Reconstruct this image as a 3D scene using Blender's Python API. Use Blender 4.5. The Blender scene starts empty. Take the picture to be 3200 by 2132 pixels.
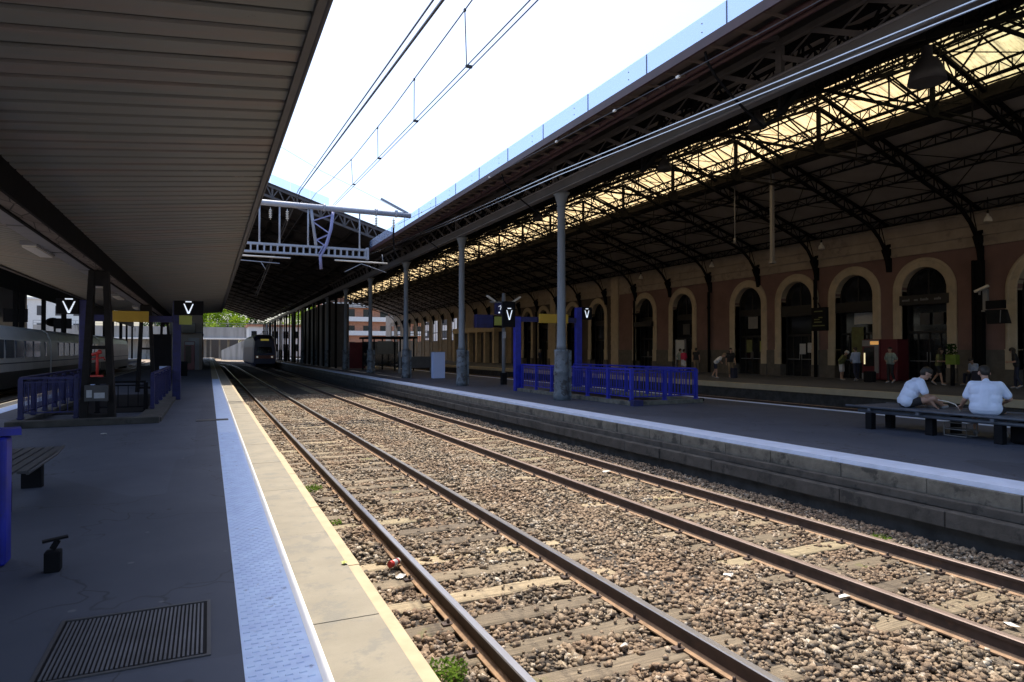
import bpy, bmesh, math, random
import numpy as np
from mathutils import Vector, Matrix, noise
random.seed(7); RNG = np.random.default_rng(11)
scene = bpy.context.scene
COL = scene.collection
PI = math.pi
WLOC = {}            # name -> world position of each object's origin

# ------------------------------------------------------------ materials
def newmat(name):
    m = bpy.data.materials.new(name); m.use_nodes = True
    nt = m.node_tree; b = nt.nodes['Principled BSDF']
    return m, nt, b
def lnk(nt, a, b): nt.links.new(a, b)
def pos(nt, scale=(1, 1, 1)):
    g = nt.nodes.new('ShaderNodeNewGeometry'); mp = nt.nodes.new('ShaderNodeMapping')
    mp.inputs['Scale'].default_value = scale
    lnk(nt, g.outputs['Position'], mp.inputs['Vector']); return mp.outputs[0]
def nz(nt, vec, scale, detail=4, rough=.6):
    n = nt.nodes.new('ShaderNodeTexNoise'); n.inputs['Scale'].default_value = scale
    n.inputs['Detail'].default_value = detail; n.inputs['Roughness'].default_value = rough
    lnk(nt, vec, n.inputs['Vector']); return n.outputs[0]
def ramp(nt, fac, stops):
    r = nt.nodes.new('ShaderNodeValToRGB'); e = r.color_ramp.elements
    while len(e) < len(stops): e.new(.5)
    for i, (p, c) in enumerate(stops):
        e[i].position = p; e[i].color = (c[0], c[1], c[2], 1) if not isinstance(c, (int, float)) else (c, c, c, 1)
    lnk(nt, fac, r.inputs[0]); return r.outputs[0]
def mix(nt, fac, a, b, mode='MIX'):
    n = nt.nodes.new('ShaderNodeMix'); n.data_type = 'RGBA'; n.blend_type = mode
    for s, v in ((0, fac), (6, a), (7, b)):
        if hasattr(v, 'node'): lnk(nt, v, n.inputs[s])
        elif isinstance(v, (int, float)): n.inputs[s].default_value = v
        else: n.inputs[s].default_value = (v[0], v[1], v[2], 1)
    return n.outputs[2]
def bump(nt, b, h, strength=.3, dist=.01):
    n = nt.nodes.new('ShaderNodeBump'); n.inputs['Strength'].default_value = strength
    n.inputs['Distance'].default_value = dist; lnk(nt, h, n.inputs['Height']); lnk(nt, n.outputs[0], b.inputs['Normal'])
def M(name, c, rough=.6, metal=0, var=.25, sc=3, stretch=(1, 1, 1), stain=None, ssc=1.2, sth=.55, bmp=0, bsc=40, spec=None):
    m, nt, b = newmat(name)
    v = pos(nt, stretch)
    f = nz(nt, v, sc)
    lo = tuple(x * (1 - var) for x in c); hi = tuple(min(1, x * (1 + var)) for x in c)
    col = ramp(nt, f, [(.3, lo), (.7, hi)])
    if stain:
        s = ramp(nt, nz(nt, v, ssc, 6, .7), [(sth, 0), (sth + .08, 1)])
        col = mix(nt, s, col, stain)
    lnk(nt, col, b.inputs['Base Color'])
    b.inputs['Roughness'].default_value = rough; b.inputs['Metallic'].default_value = metal
    if spec is not None: b.inputs['Specular IOR Level'].default_value = spec
    if bmp: bump(nt, b, nz(nt, v, bsc, 3), bmp)
    return m
def EM(name, c, s):
    m, nt, b = newmat(name); b.inputs['Base Color'].default_value = (*c, 1)
    b.inputs['Emission Color'].default_value = (*c, 1); b.inputs['Emission Strength'].default_value = s
    return m
MT = {}
MT['asphalt'] = M('asphalt', (.06, .07, .1), .8, var=.22, sc=1.1, stain=(.078, .088, .12), ssc=.5, sth=.6, bmp=.25, bsc=160)
MT['strip'] = M('blue_white_paint', (.52, .66, .98), .55, var=.12, sc=6, stain=(.3, .37, .56), ssc=7, sth=.6)
MT['stripw'] = M('white_blue_paint', (.62, .71, .9), .5, var=.1, sc=4, stain=(.3, .33, .4), ssc=5, sth=.68)
MT['white'] = M('white_paint', (.8, .79, .76), .5, var=.05, stain=(.5, .48, .44), ssc=8, sth=.72)
MT['conc'] = M('edge_concrete', (.25, .225, .172), .8, var=.12, sc=2.5, stain=(.205, .192, .158), ssc=3.5, sth=.52, bmp=.35, bsc=90)
MT['lip'] = M('cream_edge', (.44, .345, .215), .7, var=.12, sc=5, stain=(.3, .24, .15), ssc=6, sth=.66)
MT['beige'] = M('warm_lit_strip', (.42, .38, .28), .7, var=.1)  # warm light put into the colour of the strip and edge line
MT['stone'] = M('kerb_stone', (.125, .12, .102), .85, var=.35, sc=5, stain=(.05, .05, .045), ssc=2.6, sth=.54, bmp=.5, bsc=30)  # stone darkened, the shadow on the kerb put into its colour
MT['stone2'] = M('lower_kerb_stone', (.06, .056, .05), .85, var=.35, sc=4, stain=(.03, .03, .028), ssc=3, sth=.55, bmp=.5, bsc=30)  # darker still, kerb shadow put into the lower stone's colour
MT['wallbase'] = M('dark_concrete', (.05, .05, .05), .9, var=.4, sc=4, stain=(.1, .1, .095), ssc=3, sth=.66, bmp=.5, bsc=25)  # very dark concrete with paler blotches
MT['iron'] = M('dark_iron', (.007, .007, .008), .9, 0, var=.3, sc=4, spec=.12)
MT['ironbrown'] = M('brown_iron', (.02, .018, .018), .85, 0, var=.3, sc=4, spec=.2)
MT['column'] = M('blue_grey_paint', (.17, .2, .235), .45, var=.16, sc=2, stretch=(1, 1, .4), stain=(.08, .09, .1), ssc=3, sth=.64)
MT['columnbase'] = M('worn_grey_paint', (.13, .155, .18), .55, var=.3, sc=5, stain=(.05, .05, .055), ssc=4, sth=.5)
MT['gutter'] = M('gutter_grey', (.13, .135, .15), .4, var=.15, sc=1.2)
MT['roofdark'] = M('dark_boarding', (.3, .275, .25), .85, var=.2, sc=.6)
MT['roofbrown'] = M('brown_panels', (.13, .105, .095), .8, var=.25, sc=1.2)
MT['overhang'] = M('dark_overhang_boards', (.035, .032, .034), .85, var=.35, sc=1.5)  # boards far darker than the rest of the roof boarding
MT['beam'] = M('grey_overhang_beam', (.075, .072, .078), .7, var=.2)
MT['tile'] = M('roof_sheet', (.2, .17, .15), .8, var=.2)
MT['maroon'] = M('maroon_pipe', (.05, .022, .026), .5, var=.2)
MT['blue'] = M('ultramarine_paint', (.012, .02, .33), .45, var=.3, sc=5, stain=(.03, .035, .12), ssc=6, sth=.62)
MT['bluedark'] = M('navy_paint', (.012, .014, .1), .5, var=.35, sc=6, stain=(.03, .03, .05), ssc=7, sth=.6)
MT['black'] = M('black_plastic', (.008, .008, .01), .75, var=.2, spec=.15)
MT['screen'] = M('dark_screen', (.02, .021, .022), .15, var=.2)
MT['yellow'] = M('yellow_sign', (.55, .34, .03), .5, var=.04)
MT['lime'] = M('lime_sign', (.36, .4, .08), .5, var=.04)
MT['red'] = M('red_paint', (.5, .04, .03), .45, var=.15)
MT['darkred'] = M('dark_red_panel', (.1, .01, .016), .4, var=.2)
MT['letter'] = EM('lit_letter', (.8, .88, 1), .35)
MT['panelwhite'] = M('pale_blue_panel', (.5, .6, .9), .5, var=.03)
MT['paper'] = M('paper_notice', (.45, .47, .5), .7, var=.1, sc=10)
MT['brick'] = M('red_brown_render', (.19, .115, .105), .85, var=.14, sc=.9, stain=(.16, .1, .092), ssc=.7, sth=.55, bmp=.15, bsc=30)
MT['render2'] = M('grey_brown_render', (.075, .06, .055), .85, var=.16, sc=.9)
MT['cream'] = M('cream_stone', (.46, .39, .29), .8, var=.12, sc=1.8, stain=(.38, .33, .26), ssc=1.5, sth=.58, bmp=.1)
MT['cream2'] = M('cream_moulding', (.33, .28, .225), .8, var=.14, sc=1.5, stain=(.24, .2, .17), ssc=1.2, sth=.55)
MT['plinth'] = M('grey_plinth', (.11, .1, .09), .85, var=.2)
MT['pane'] = M('dark_glass', (.012, .013, .015), .08, var=.3)  # dark of the rooms behind the glass put into its colour
MT['frame'] = M('black_frame', (.014, .013, .014), .5, var=.2)
MT['grey'] = M('grey_metal', (.22, .22, .23), .5, var=.12)
MT['greydark'] = M('dark_grey_metal', (.06, .06, .065), .5, var=.2)
MT['galv'] = M('galvanised_steel', (.34, .38, .45), .5, .1, var=.12, sc=2)
MT['benchsteel'] = M('dark_bench_steel', (.085, .1, .13), .4, var=.25, sc=6)
MT['violet'] = M('violet_grey_steel', (.26, .28, .5), .5, 0, var=.12, sc=2)
MT['ceramic'] = M('white_insulator', (.7, .68, .62), .3, var=.05)
MT['wire'] = M('cable', (.05, .05, .055), .4, .5)
MT['copper'] = M('bright_contact_wire', (.6, .58, .56), .22, 1, var=.05)
MT['leaf'] = None
MT['skin'] = M('skin', (.42, .25, .18), .55, var=.08)
MT['hair'] = M('dark_hair', (.022, .016, .012), .6, var=.3, sc=30)
MT['tshirt'] = M('white_cotton', (.7, .79, 1.0), .8, var=.04, bmp=.8, bsc=13)
MT['shorts'] = M('black_cloth', (.014, .014, .017), .8)
MT['shoe'] = M('pale_shoe', (.3, .3, .32), .6)
MT['navy'] = M('navy_cloth', (.014, .017, .04), .8)
MT['shirtblue'] = M('pale_blue_cloth', (.3, .36, .52), .8)
MT['redcloth'] = M('crimson_cloth', (.42, .02, .07), .8)
MT['whitecloth'] = M('white_cloth', (.55, .56, .6), .8)
MT['tan'] = M('tan_cloth', (.2, .15, .1), .8)
MT['olive'] = M('olive_cloth', (.14, .15, .06), .8)
MT['greygreen'] = M('grey_green_cloth', (.2, .26, .25), .8, sc=14, stretch=(1, 1, .05), var=.5)
MT['concbridge'] = M('bridge_concrete', (.3, .3, .29), .85, var=.25, sc=.6, stretch=(1, 1, .15), stain=(.12, .12, .11), ssc=.5, sth=.55)
MT['bldwhite'] = M('white_facade', (.7, .7, .68), .8, var=.06)
MT['bldgrey'] = M('grey_cladding', (.3, .28, .26), .8, var=.08)
MT['bldorange'] = M('orange_brick_facade', (.42, .2, .12), .85, var=.2, sc=2)
MT['lift'] = M('taupe_cladding', (.22, .185, .155), .7, var=.08)
MT['tgv'] = M('train_pale_grey', (.8, .74, .66), .35, var=.08, sc=.6, stain=(.7, .65, .58), ssc=.4, sth=.5)
MT['tgvdark'] = M('train_dark_skirt', (.03, .03, .032), .5, var=.2)
MT['tgvglass'] = M('train_window_glass', (.05, .06, .08), .06, var=.6, sc=2.5)
MT['trainblue'] = M('regional_train_blue', (.03, .035, .11), .35, var=.1)
MT['trainfront'] = M('regional_train_orange', (.3, .1, .07), .45, var=.1)
MT['canopy'] = None

def m_soffit():
    m, nt, b = newmat('peeling_soffit_paint')
    v = pos(nt); v2 = pos(nt, (.5, 3.2, 1))
    base = ramp(nt, nz(nt, pos(nt, (.25, .8, 1)), 1.5), [(.3, (.145, .158, .15)), (.7, (.185, .188, .172))])
    pink = ramp(nt, nz(nt, v2, .9, 5), [(.48, 0), (.66, 1)])
    c = mix(nt, pink, base, (.2, .168, .15))
    peel = ramp(nt, nz(nt, v2, 2.2, 9, .75), [(.63, 0), (.665, 1)])
    c = mix(nt, peel, c, (.28, .25, .22))
    crack = ramp(nt, nz(nt, v, 5, 9, .8), [(.3, 1), (.34, 0)])
    c = mix(nt, crack, c, (.06, .052, .046))
    lnk(nt, c, b.inputs['Base Color']); b.inputs['Roughness'].default_value = .55
    bump(nt, b, nz(nt, v2, 3, 6), .25, .01)
    return m
MT['soffit'] = m_soffit()
def m_asphalt():
    m, nt, b = newmat('worn_asphalt')
    v = pos(nt)
    c = ramp(nt, nz(nt, v, .8, 5), [(.35, (.05, .06, .088)), (.65, (.068, .078, .108))])
    pt = nt.nodes.new('ShaderNodeTexVoronoi'); pt.inputs['Scale'].default_value = .22; pt.distance = 'MANHATTAN'; lnk(nt, pos(nt, (1, .6, 0)), pt.inputs['Vector'])
    sp = nt.nodes.new('ShaderNodeSeparateColor'); lnk(nt, pt.outputs['Color'], sp.inputs[0])
    c = mix(nt, 1.0, c, ramp(nt, sp.outputs[0], [(0, .8), (1, 1.12)]), 'MULTIPLY')
    ck = nt.nodes.new('ShaderNodeTexVoronoi'); ck.feature = 'DISTANCE_TO_EDGE'; ck.inputs['Scale'].default_value = .55
    wv = nt.nodes.new('ShaderNodeVectorMath'); wv.operation = 'ADD'; nn = nt.nodes.new('ShaderNodeTexNoise'); nn.inputs['Scale'].default_value = 2.5; lnk(nt, v, nn.inputs['Vector'])
    lnk(nt, v, wv.inputs[0]); lnk(nt, nn.outputs['Color'], wv.inputs[1]); lnk(nt, wv.outputs[0], ck.inputs['Vector'])
    crack = ramp(nt, ck.outputs['Distance'], [(.0, 1), (.012, 0)])
    mask = ramp(nt, nz(nt, v, .5, 2), [(.42, 0), (.5, .9)])
    cm = mix(nt, 1.0, crack, mask, 'MULTIPLY'); c = mix(nt, cm, c, (.02, .023, .03))
    gm = nt.nodes.new('ShaderNodeTexVoronoi'); gm.inputs['Scale'].default_value = 2.6; lnk(nt, v, gm.inputs['Vector'])
    g = ramp(nt, gm.outputs['Distance'], [(.05, .9), (.07, 0)]); c = mix(nt, g, c, (.12, .125, .14))
    st = ramp(nt, nz(nt, pos(nt, (1, .35, 1)), 1.6, 7, .75), [(.58, 0), (.7, .55)]); c = mix(nt, st, c, (.035, .04, .055))
    sk = nz(nt, v, 260, 2); c = mix(nt, 1.0, c, ramp(nt, sk, [(.3, .75), (.7, 1.2)]), 'MULTIPLY')
    lnk(nt, c, b.inputs['Base Color']); b.inputs['Roughness'].default_value = .78; bump(nt, b, sk, .3, .004); return m
MT['asphalt'] = m_asphalt()
def m_peel():
    m, nt, b = newmat('cracked_gutter_paint')
    v = pos(nt, (3, .8, 3))
    vo = nt.nodes.new('ShaderNodeTexVoronoi'); vo.feature = 'DISTANCE_TO_EDGE'; vo.inputs['Scale'].default_value = 2.2
    lnk(nt, v, vo.inputs['Vector'])
    e = ramp(nt, vo.outputs['Distance'], [(.01, 0), (.05, 1)])
    c = ramp(nt, nz(nt, v, 1.2, 6), [(.35, (.12, .095, .08)), (.65, (.22, .19, .165))])
    c = mix(nt, e, (.022, .018, .016), c)
    lnk(nt, c, b.inputs['Base Color']); b.inputs['Roughness'].default_value = .8; bump(nt, b, e, .5, .02)
    return m
MT['peel'] = m_peel()
def m_trans(name, c1, c2, t=.75, seam=1.05):
    m, nt, b = newmat(name)
    v = pos(nt)
    n = ramp(nt, nz(nt, pos(nt, (1, .6, 1)), 1.1, 8, .7), [(.3, c1), (.7, c2)])
    sp = nt.nodes.new('ShaderNodeSeparateXYZ'); lnk(nt, v, sp.inputs[0])
    mr = nt.nodes.new('ShaderNodeMapRange'); mr.inputs[1].default_value = 18; mr.inputs[2].default_value = 11; lnk(nt, sp.outputs[1], mr.inputs[0])
    n = mix(nt, mr.outputs[0], n, ramp(nt, nz(nt, pos(nt, (1, .3, 1)), 1.5, 8, .7), [(.3, (.2, .19, .09)), (.7, (.4, .37, .2))]))
    wv = nt.nodes.new('ShaderNodeMath'); wv.operation = 'FRACT'; sc_ = nt.nodes.new('ShaderNodeMath'); sc_.operation = 'MULTIPLY'; sc_.inputs[1].default_value = 1 / .68
    lnk(nt, sp.outputs[1], sc_.inputs[0]); lnk(nt, sc_.outputs[0], wv.inputs[0])
    n = mix(nt, 1.0, n, ramp(nt, wv.outputs[0], [(0, .5), (.07, .45), (.12, 1), (.9, 1), (1, .8)]), 'MULTIPLY')
    dirt = ramp(nt, nz(nt, pos(nt, (.9, 5, .9)), 2.5, 8, .75), [(.5, 1), (.72, .25)])
    c = mix(nt, 1.0, n, dirt, 'MULTIPLY')
    cr = ramp(nt, nz(nt, pos(nt, (.6, 9, .6)), 1.2, 9, .8), [(.33, .25), (.37, 1)])
    c = mix(nt, 1.0, c, cr, 'MULTIPLY')
    tr = nt.nodes.new('ShaderNodeBsdfTranslucent'); lnk(nt, c, tr.inputs[0])
    df = nt.nodes.new('ShaderNodeBsdfDiffuse'); lnk(nt, c, df.inputs[0])
    mx = nt.nodes.new('ShaderNodeMixShader'); mx.inputs[0].default_value = t
    lnk(nt, df.outputs[0], mx.inputs[1]); lnk(nt, tr.outputs[0], mx.inputs[2])
    lnk(nt, mx.outputs[0], nt.nodes['Material Output'].inputs[0]); return m
MT['skylight'] = m_trans('yellowed_rooflight', (.47, .335, .16), (.63, .48, .26), .9)
MT['clear'] = None
def m_glass():
    m, nt, b = newmat('pale_blue_glazing')
    tp = nt.nodes.new('ShaderNodeBsdfTransparent'); tp.inputs[0].default_value = (.8, .88, 1, 1)
    tr = nt.nodes.new('ShaderNodeBsdfTranslucent'); tr.inputs[0].default_value = (.6, .72, .95, 1)
    mx = nt.nodes.new('ShaderNodeMixShader'); mx.inputs[0].default_value = .18
    lnk(nt, tp.outputs[0], mx.inputs[1]); lnk(nt, tr.outputs[0], mx.inputs[2])
    lnk(nt, mx.outputs[0], nt.nodes['Material Output'].inputs[0]); return m
MT['clear'] = m_glass()
def m_leaf(name, c1, c2, sc=.5):
    m, nt, b = newmat(name)
    n = ramp(nt, nz(nt, pos(nt), sc, 5), [(.35, c1), (.65, c2)])
    tr = nt.nodes.new('ShaderNodeBsdfTranslucent'); lnk(nt, n, tr.inputs[0])
    df = nt.nodes.new('ShaderNodeBsdfDiffuse'); lnk(nt, n, df.inputs[0])
    mx = nt.nodes.new('ShaderNodeMixShader'); mx.inputs[0].default_value = .45
    lnk(nt, df.outputs[0], mx.inputs[1]); lnk(nt, tr.outputs[0], mx.inputs[2])
    lnk(nt, mx.outputs[0], nt.nodes['Material Output'].inputs[0]); return m
MT['leaf'] = m_leaf('bright_foliage', (.1, .2, .015), (.3, .42, .03))
MT['leafd'] = m_leaf('dark_foliage', (.02, .05, .015), (.06, .11, .025))
MT['grass'] = m_leaf('weed_leaves', (.05, .11, .015), (.17, .26, .04), 20)
MT['bark'] = M('bark', (.06, .045, .035), .9)
def m_ballast():
    m, nt, b = newmat('ballast_stone')
    v = pos(nt)
    vo = nt.nodes.new('ShaderNodeTexVoronoi'); vo.inputs['Scale'].default_value = 18; lnk(nt, v, vo.inputs['Vector'])
    sep = nt.nodes.new('ShaderNodeSeparateColor'); lnk(nt, vo.outputs['Color'], sep.inputs[0])
    c = ramp(nt, sep.outputs[0], [(0, (.08, .068, .054)), (.25, (.18, .142, .1)), (.6, (.28, .215, .145)), (.88, (.37, .3, .21)), (1, (.58, .53, .44))])
    rust = ramp(nt, nz(nt, pos(nt, (.9, .35, 1)), 1.3, 4), [(.42, 0), (.62, 1)])
    c = mix(nt, rust, c, mix(nt, .45, c, (.3, .185, .11)))
    c = mix(nt, 1.0, c, ramp(nt, nz(nt, v, 60, 5), [(.3, .6), (.7, 1.15)]), 'MULTIPLY')
    lnk(nt, c, b.inputs['Base Color']); b.inputs['Roughness'].default_value = .9
    bump(nt, b, nz(nt, v, 90, 4), .5, .01)
    return m
MT['ballast'] = m_ballast()
MT['soil'] = M('shaded_bed_soil', (.05, .042, .034), .95, var=.4, sc=9, bmp=.8, bsc=26)  # oily soil, shade of stone gaps and shed put into its colour
MT['pad'] = M('distant_ballast', (.25, .2, .145), .95, var=.5, sc=14, stain=(.08, .06, .045), ssc=20, sth=.52, bmp=1, bsc=24)
def m_wood():
    m, nt, b = newmat('weathered_sleeper_wood')
    oi = nt.nodes.new('ShaderNodeObjectInfo')
    base = ramp(nt, oi.outputs['Random'], [(0, (.12, .095, .068)), (.35, (.25, .2, .13)), (.6, (.17, .135, .095)), (.85, (.4, .32, .2)), (1, (.27, .23, .14))])
    g = ramp(nt, nz(nt, pos(nt, (1.2, 26, 6)), 2.2, 6, .7), [(.35, .45), (.62, 1.15)])
    c = mix(nt, 1.0, base, g, 'MULTIPLY')
    moss = ramp(nt, nz(nt, pos(nt), 1.7, 4), [(.64, 0), (.76, .8)])
    c = mix(nt, moss, c, (.15, .16, .04))
    lnk(nt, c, b.inputs['Base Color']); b.inputs['Roughness'].default_value = .85
    bump(nt, b, g, .5, .01); return m
MT['wood'] = m_wood()
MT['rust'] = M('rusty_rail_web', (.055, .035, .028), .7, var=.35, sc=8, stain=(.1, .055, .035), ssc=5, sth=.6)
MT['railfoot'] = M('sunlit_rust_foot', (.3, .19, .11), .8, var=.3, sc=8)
MT['railtop'] = M('polished_rail_head', (.5, .49, .49), .3, .85, var=.12, sc=3, stretch=(20, 1, 1))
MT['railtop2'] = M('dull_rail_head', (.26, .2, .17), .5, .5, var=.2, sc=4)

# ------------------------------------------------------------ mesh helpers
class MB:
    def __init__(s): s.v = []; s.f = []; s.mi = []; s.sm = []; s.cur = 0; s.smooth = False
    def add(s, vs, fs):
        o = len(s.v); s.v += [tuple(p) for p in vs]
        for f in fs: s.f.append(tuple(o + i for i in f)); s.mi.append(s.cur); s.sm.append(s.smooth)
        return s
    def box(s, x0, x1, y0, y1, z0, z1):
        if x0 > x1: x0, x1 = x1, x0
        if y0 > y1: y0, y1 = y1, y0
        if z0 > z1: z0, z1 = z1, z0
        return s.add([(x0, y0, z0), (x1, y0, z0), (x1, y1, z0), (x0, y1, z0), (x0, y0, z1), (x1, y0, z1), (x1, y1, z1), (x0, y1, z1)],
                     [(0, 3, 2, 1), (4, 5, 6, 7), (0, 1, 5, 4), (1, 2, 6, 5), (2, 3, 7, 6), (3, 0, 4, 7)])
    def bar(s, a, b, w, h=None, up=(0, 0, 1)):
        h = h or w; a = Vector(a); b = Vector(b); d = (b - a)
        if d.length < 1e-6: return s
        d.normalize(); u = Vector(up)
        if abs(d.dot(u)) > .98: u = Vector((0, 1, 0)) if abs(d.y) < .9 else Vector((1, 0, 0))
        r = d.cross(u).normalized(); u = r.cross(d)
        r *= w / 2; u *= h / 2
        return s.add([a - r - u, a + r - u, a + r + u, a - r + u, b - r - u, b + r - u, b + r + u, b - r + u],
                     [(0, 1, 2, 3), (7, 6, 5, 4), (0, 4, 5, 1), (1, 5, 6, 2), (2, 6, 7, 3), (3, 7, 4, 0)])
    def tube(s, pts, r, n=6, cap=True, r2=None):
        pts = [Vector(p) for p in pts]; rings = []; old = s.smooth; s.smooth = n > 5
        u = None
        for i, p in enumerate(pts):
            d = (pts[min(i + 1, len(pts) - 1)] - pts[max(i - 1, 0)]).normalized()
            if u is None or abs(d.dot(u)) > .98:
                u = Vector((0, 0, 1)) if abs(d.z) < .9 else Vector((1, 0, 0))
            a = d.cross(u).normalized(); b = a.cross(d)
            rr = r if r2 is None else r + (r2 - r) * i / (len(pts) - 1)
            if isinstance(r, (list, tuple)): rr = r[i]
            rings.append([p + (a * math.cos(2 * PI * k / n) + b * math.sin(2 * PI * k / n)) * rr for k in range(n)])
        vs = [q for rg in rings for q in rg]; fs = []
        for i in range(len(rings) - 1):
            for k in range(n):
                fs.append((i * n + k, i * n + (k + 1) % n, (i + 1) * n + (k + 1) % n, (i + 1) * n + k))
        s.add(vs, fs); s.smooth = False
        if cap:
            o = len(s.v) - len(vs)
            s.f.append(tuple(o + k for k in range(n))[::-1]); s.mi.append(s.cur); s.sm.append(False)
            o = len(s.v) - n
            s.f.append(tuple(o + k for k in range(n))); s.mi.append(s.cur); s.sm.append(False)
        s.smooth = old; return s
    def lathe(s, c, prof, n=16, ax='z'):
        old = s.smooth; s.smooth = True; vs = []
        for (r, h) in prof:
            for k in range(n):
                a = 2 * PI * k / n; x, y = r * math.cos(a), r * math.sin(a)
                vs.append((c[0] + x, c[1] + y, c[2] + h) if ax == 'z' else ((c[0] + x, c[1] + h, c[2] + y) if ax == 'y' else (c[0] + h, c[1] + x, c[2] + y)))
        fs = [(i * n + k, i * n + (k + 1) % n, (i + 1) * n + (k + 1) % n, (i + 1) * n + k) for i in range(len(prof) - 1) for k in range(n)]
        s.add(vs, fs); s.smooth = False
        o = len(s.v) - len(vs)
        s.f.append(tuple(o + k for k in range(n))[::-1]); s.mi.append(s.cur); s.sm.append(False)
        o = len(s.v) - n
        s.f.append(tuple(o + k for k in range(n))); s.mi.append(s.cur); s.sm.append(False)
        s.smooth = old; return s
    def prism(s, poly, a, b, ax='y'):
        """poly: 2-d points; extruded from a to b along ax"""
        n = len(poly)
        def P(p, t): return (p[0], t, p[1]) if ax == 'y' else ((t, p[0], p[1]) if ax == 'x' else (p[0], p[1], t))
        vs = [P(p, a) for p in poly] + [P(p, b) for p in poly]
        return s.add(vs, [tuple(range(n)), tuple(range(2 * n - 1, n - 1, -1))] + [(k, n + k, n + (k + 1) % n, (k + 1) % n) for k in range(n)])
    def sphere(s, c, r, n=10, m=7, sq=(1, 1, 1)):
        prof = []
        vs = []; old = s.smooth; s.smooth = True
        for i in range(m + 1):
            t = PI * i / m
            for k in range(n):
                a = 2 * PI * k / n
                vs.append((c[0] + r * sq[0] * math.sin(t) * math.cos(a), c[1] + r * sq[1] * math.sin(t) * math.sin(a), c[2] + r * sq[2] * math.cos(t)))
        fs = [(i * n + k, (i + 1) * n + k, (i + 1) * n + (k + 1) % n, i * n + (k + 1) % n) for i in range(m) for k in range(n)]
        s.add(vs, fs); s.smooth = old; return s
    def build(s, name, mats, parent=None, loc=(0, 0, 0), local=False, bevel=0, fix=True):
        """verts are world coordinates unless local; the object's origin is loc (or the parent's origin)"""
        me = bpy.data.meshes.new(name)
        off = (0, 0, 0)
        if not local:
            off = WLOC[parent.name] if parent is not None else loc
        me.from_pydata([(p[0] - off[0], p[1] - off[1], p[2] - off[2]) for p in s.v], [], s.f)
        if not isinstance(mats, (list, tuple)): mats = [mats]
        for m in mats: me.materials.append(m)
        me.polygons.foreach_set('material_index', s.mi); me.polygons.foreach_set('use_smooth', s.sm)
        if fix:
            bm = bmesh.new(); bm.from_mesh(me); bmesh.ops.recalc_face_normals(bm, faces=bm.faces); bm.to_mesh(me); bm.free()
        me.update()
        o = bpy.data.objects.new(name, me); COL.objects.link(o)
        if parent is not None: o.parent = parent; WLOC[o.name] = WLOC[parent.name]
        else: o.location = loc; WLOC[o.name] = tuple(loc)
        if bevel:
            b = o.modifiers.new('bevel', 'BEVEL'); b.width = bevel; b.segments = 2; b.limit_method = 'ANGLE'
        return o
def tag(o, label=None, cat=None, group=None, kind=None):
    if label: o['label'] = label
    if cat: o['category'] = cat
    if group: o['group'] = group
    if kind: o['kind'] = kind
    return o
def thing(name, loc, label, cat, group=None, rz=0):
    o = bpy.data.objects.new(name, None); COL.objects.link(o); o.location = loc; o.rotation_euler.z = rz
    o.empty_display_size = .2; WLOC[o.name] = tuple(loc)
    return tag(o, label, cat, group)
def children(o): return [c for c in bpy.data.objects if c.parent == o]
KIDS = {}
def copy_tree(o, loc=None, rz=None, label=None, parent=None):
    c = o.copy(); COL.objects.link(c)
    if parent is not None: c.parent = parent
    if loc is not None: c.location = loc
    if rz is not None: c.rotation_euler.z = rz
    if label: c['label'] = label
    WLOC[c.name] = tuple(c.location)
    for ch in children(o): copy_tree(ch, parent=c)
    return c
def B(x0, x1, y0, y1, z0, z1): return MB().box(x0, x1, y0, y1, z0, z1)
# ------------------------------------------------------------ sky, sun, camera
EXPO = 1.15
w = bpy.data.worlds.new('World'); scene.world = w; w.use_nodes = True
nt = w.node_tree; bg = nt.nodes['Background']
sky = nt.nodes.new('ShaderNodeTexSky'); sky.sky_type = 'NISHITA'; sky.sun_disc = False
SUN = Vector((.05, .36, 1)).normalized()
sky.sun_elevation = math.asin(SUN.z); sky.sun_rotation = math.atan2(SUN.x, SUN.y)
sky.air_density = 1.0; sky.dust_density = 4; sky.ozone_density = 3; sky.altitude = 150
nt.links.new(sky.outputs[0], bg.inputs[0]); bg.inputs[1].default_value = .15
L = bpy.data.lights.new('sun', 'SUN'); L.energy = 2.85; L.angle = math.radians(.53); L.color = (1, .9, .76)
lo = bpy.data.objects.new('sun', L); COL.objects.link(lo); lo.rotation_euler = SUN.to_track_quat('Z', 'Y').to_euler()
cam = bpy.data.cameras.new('camera'); co = bpy.data.objects.new('camera', cam); COL.objects.link(co)
cam.sensor_width = 36; cam.lens = 1516 / 2353 * 36; cam.clip_end = 3000; cam.clip_start = .05
yaw = math.atan(697 / 1516); pit = math.atan(21 / 1516)
co.location = (0, 0, 1.6); co.rotation_euler = (PI / 2 + pit, 0, -yaw); scene.camera = co
scene.view_settings.view_transform = 'Standard'; scene.view_settings.look = 'None'
scene.view_settings.exposure = EXPO; scene.view_settings.gamma = 1
scene.render.resolution_x = 1024; scene.render.resolution_y = 682
scene.render.engine = 'CYCLES'
scene.cycles.max_bounces = 7; scene.cycles.diffuse_bounces = 5; scene.cycles.transparent_max_bounces = 12

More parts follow.
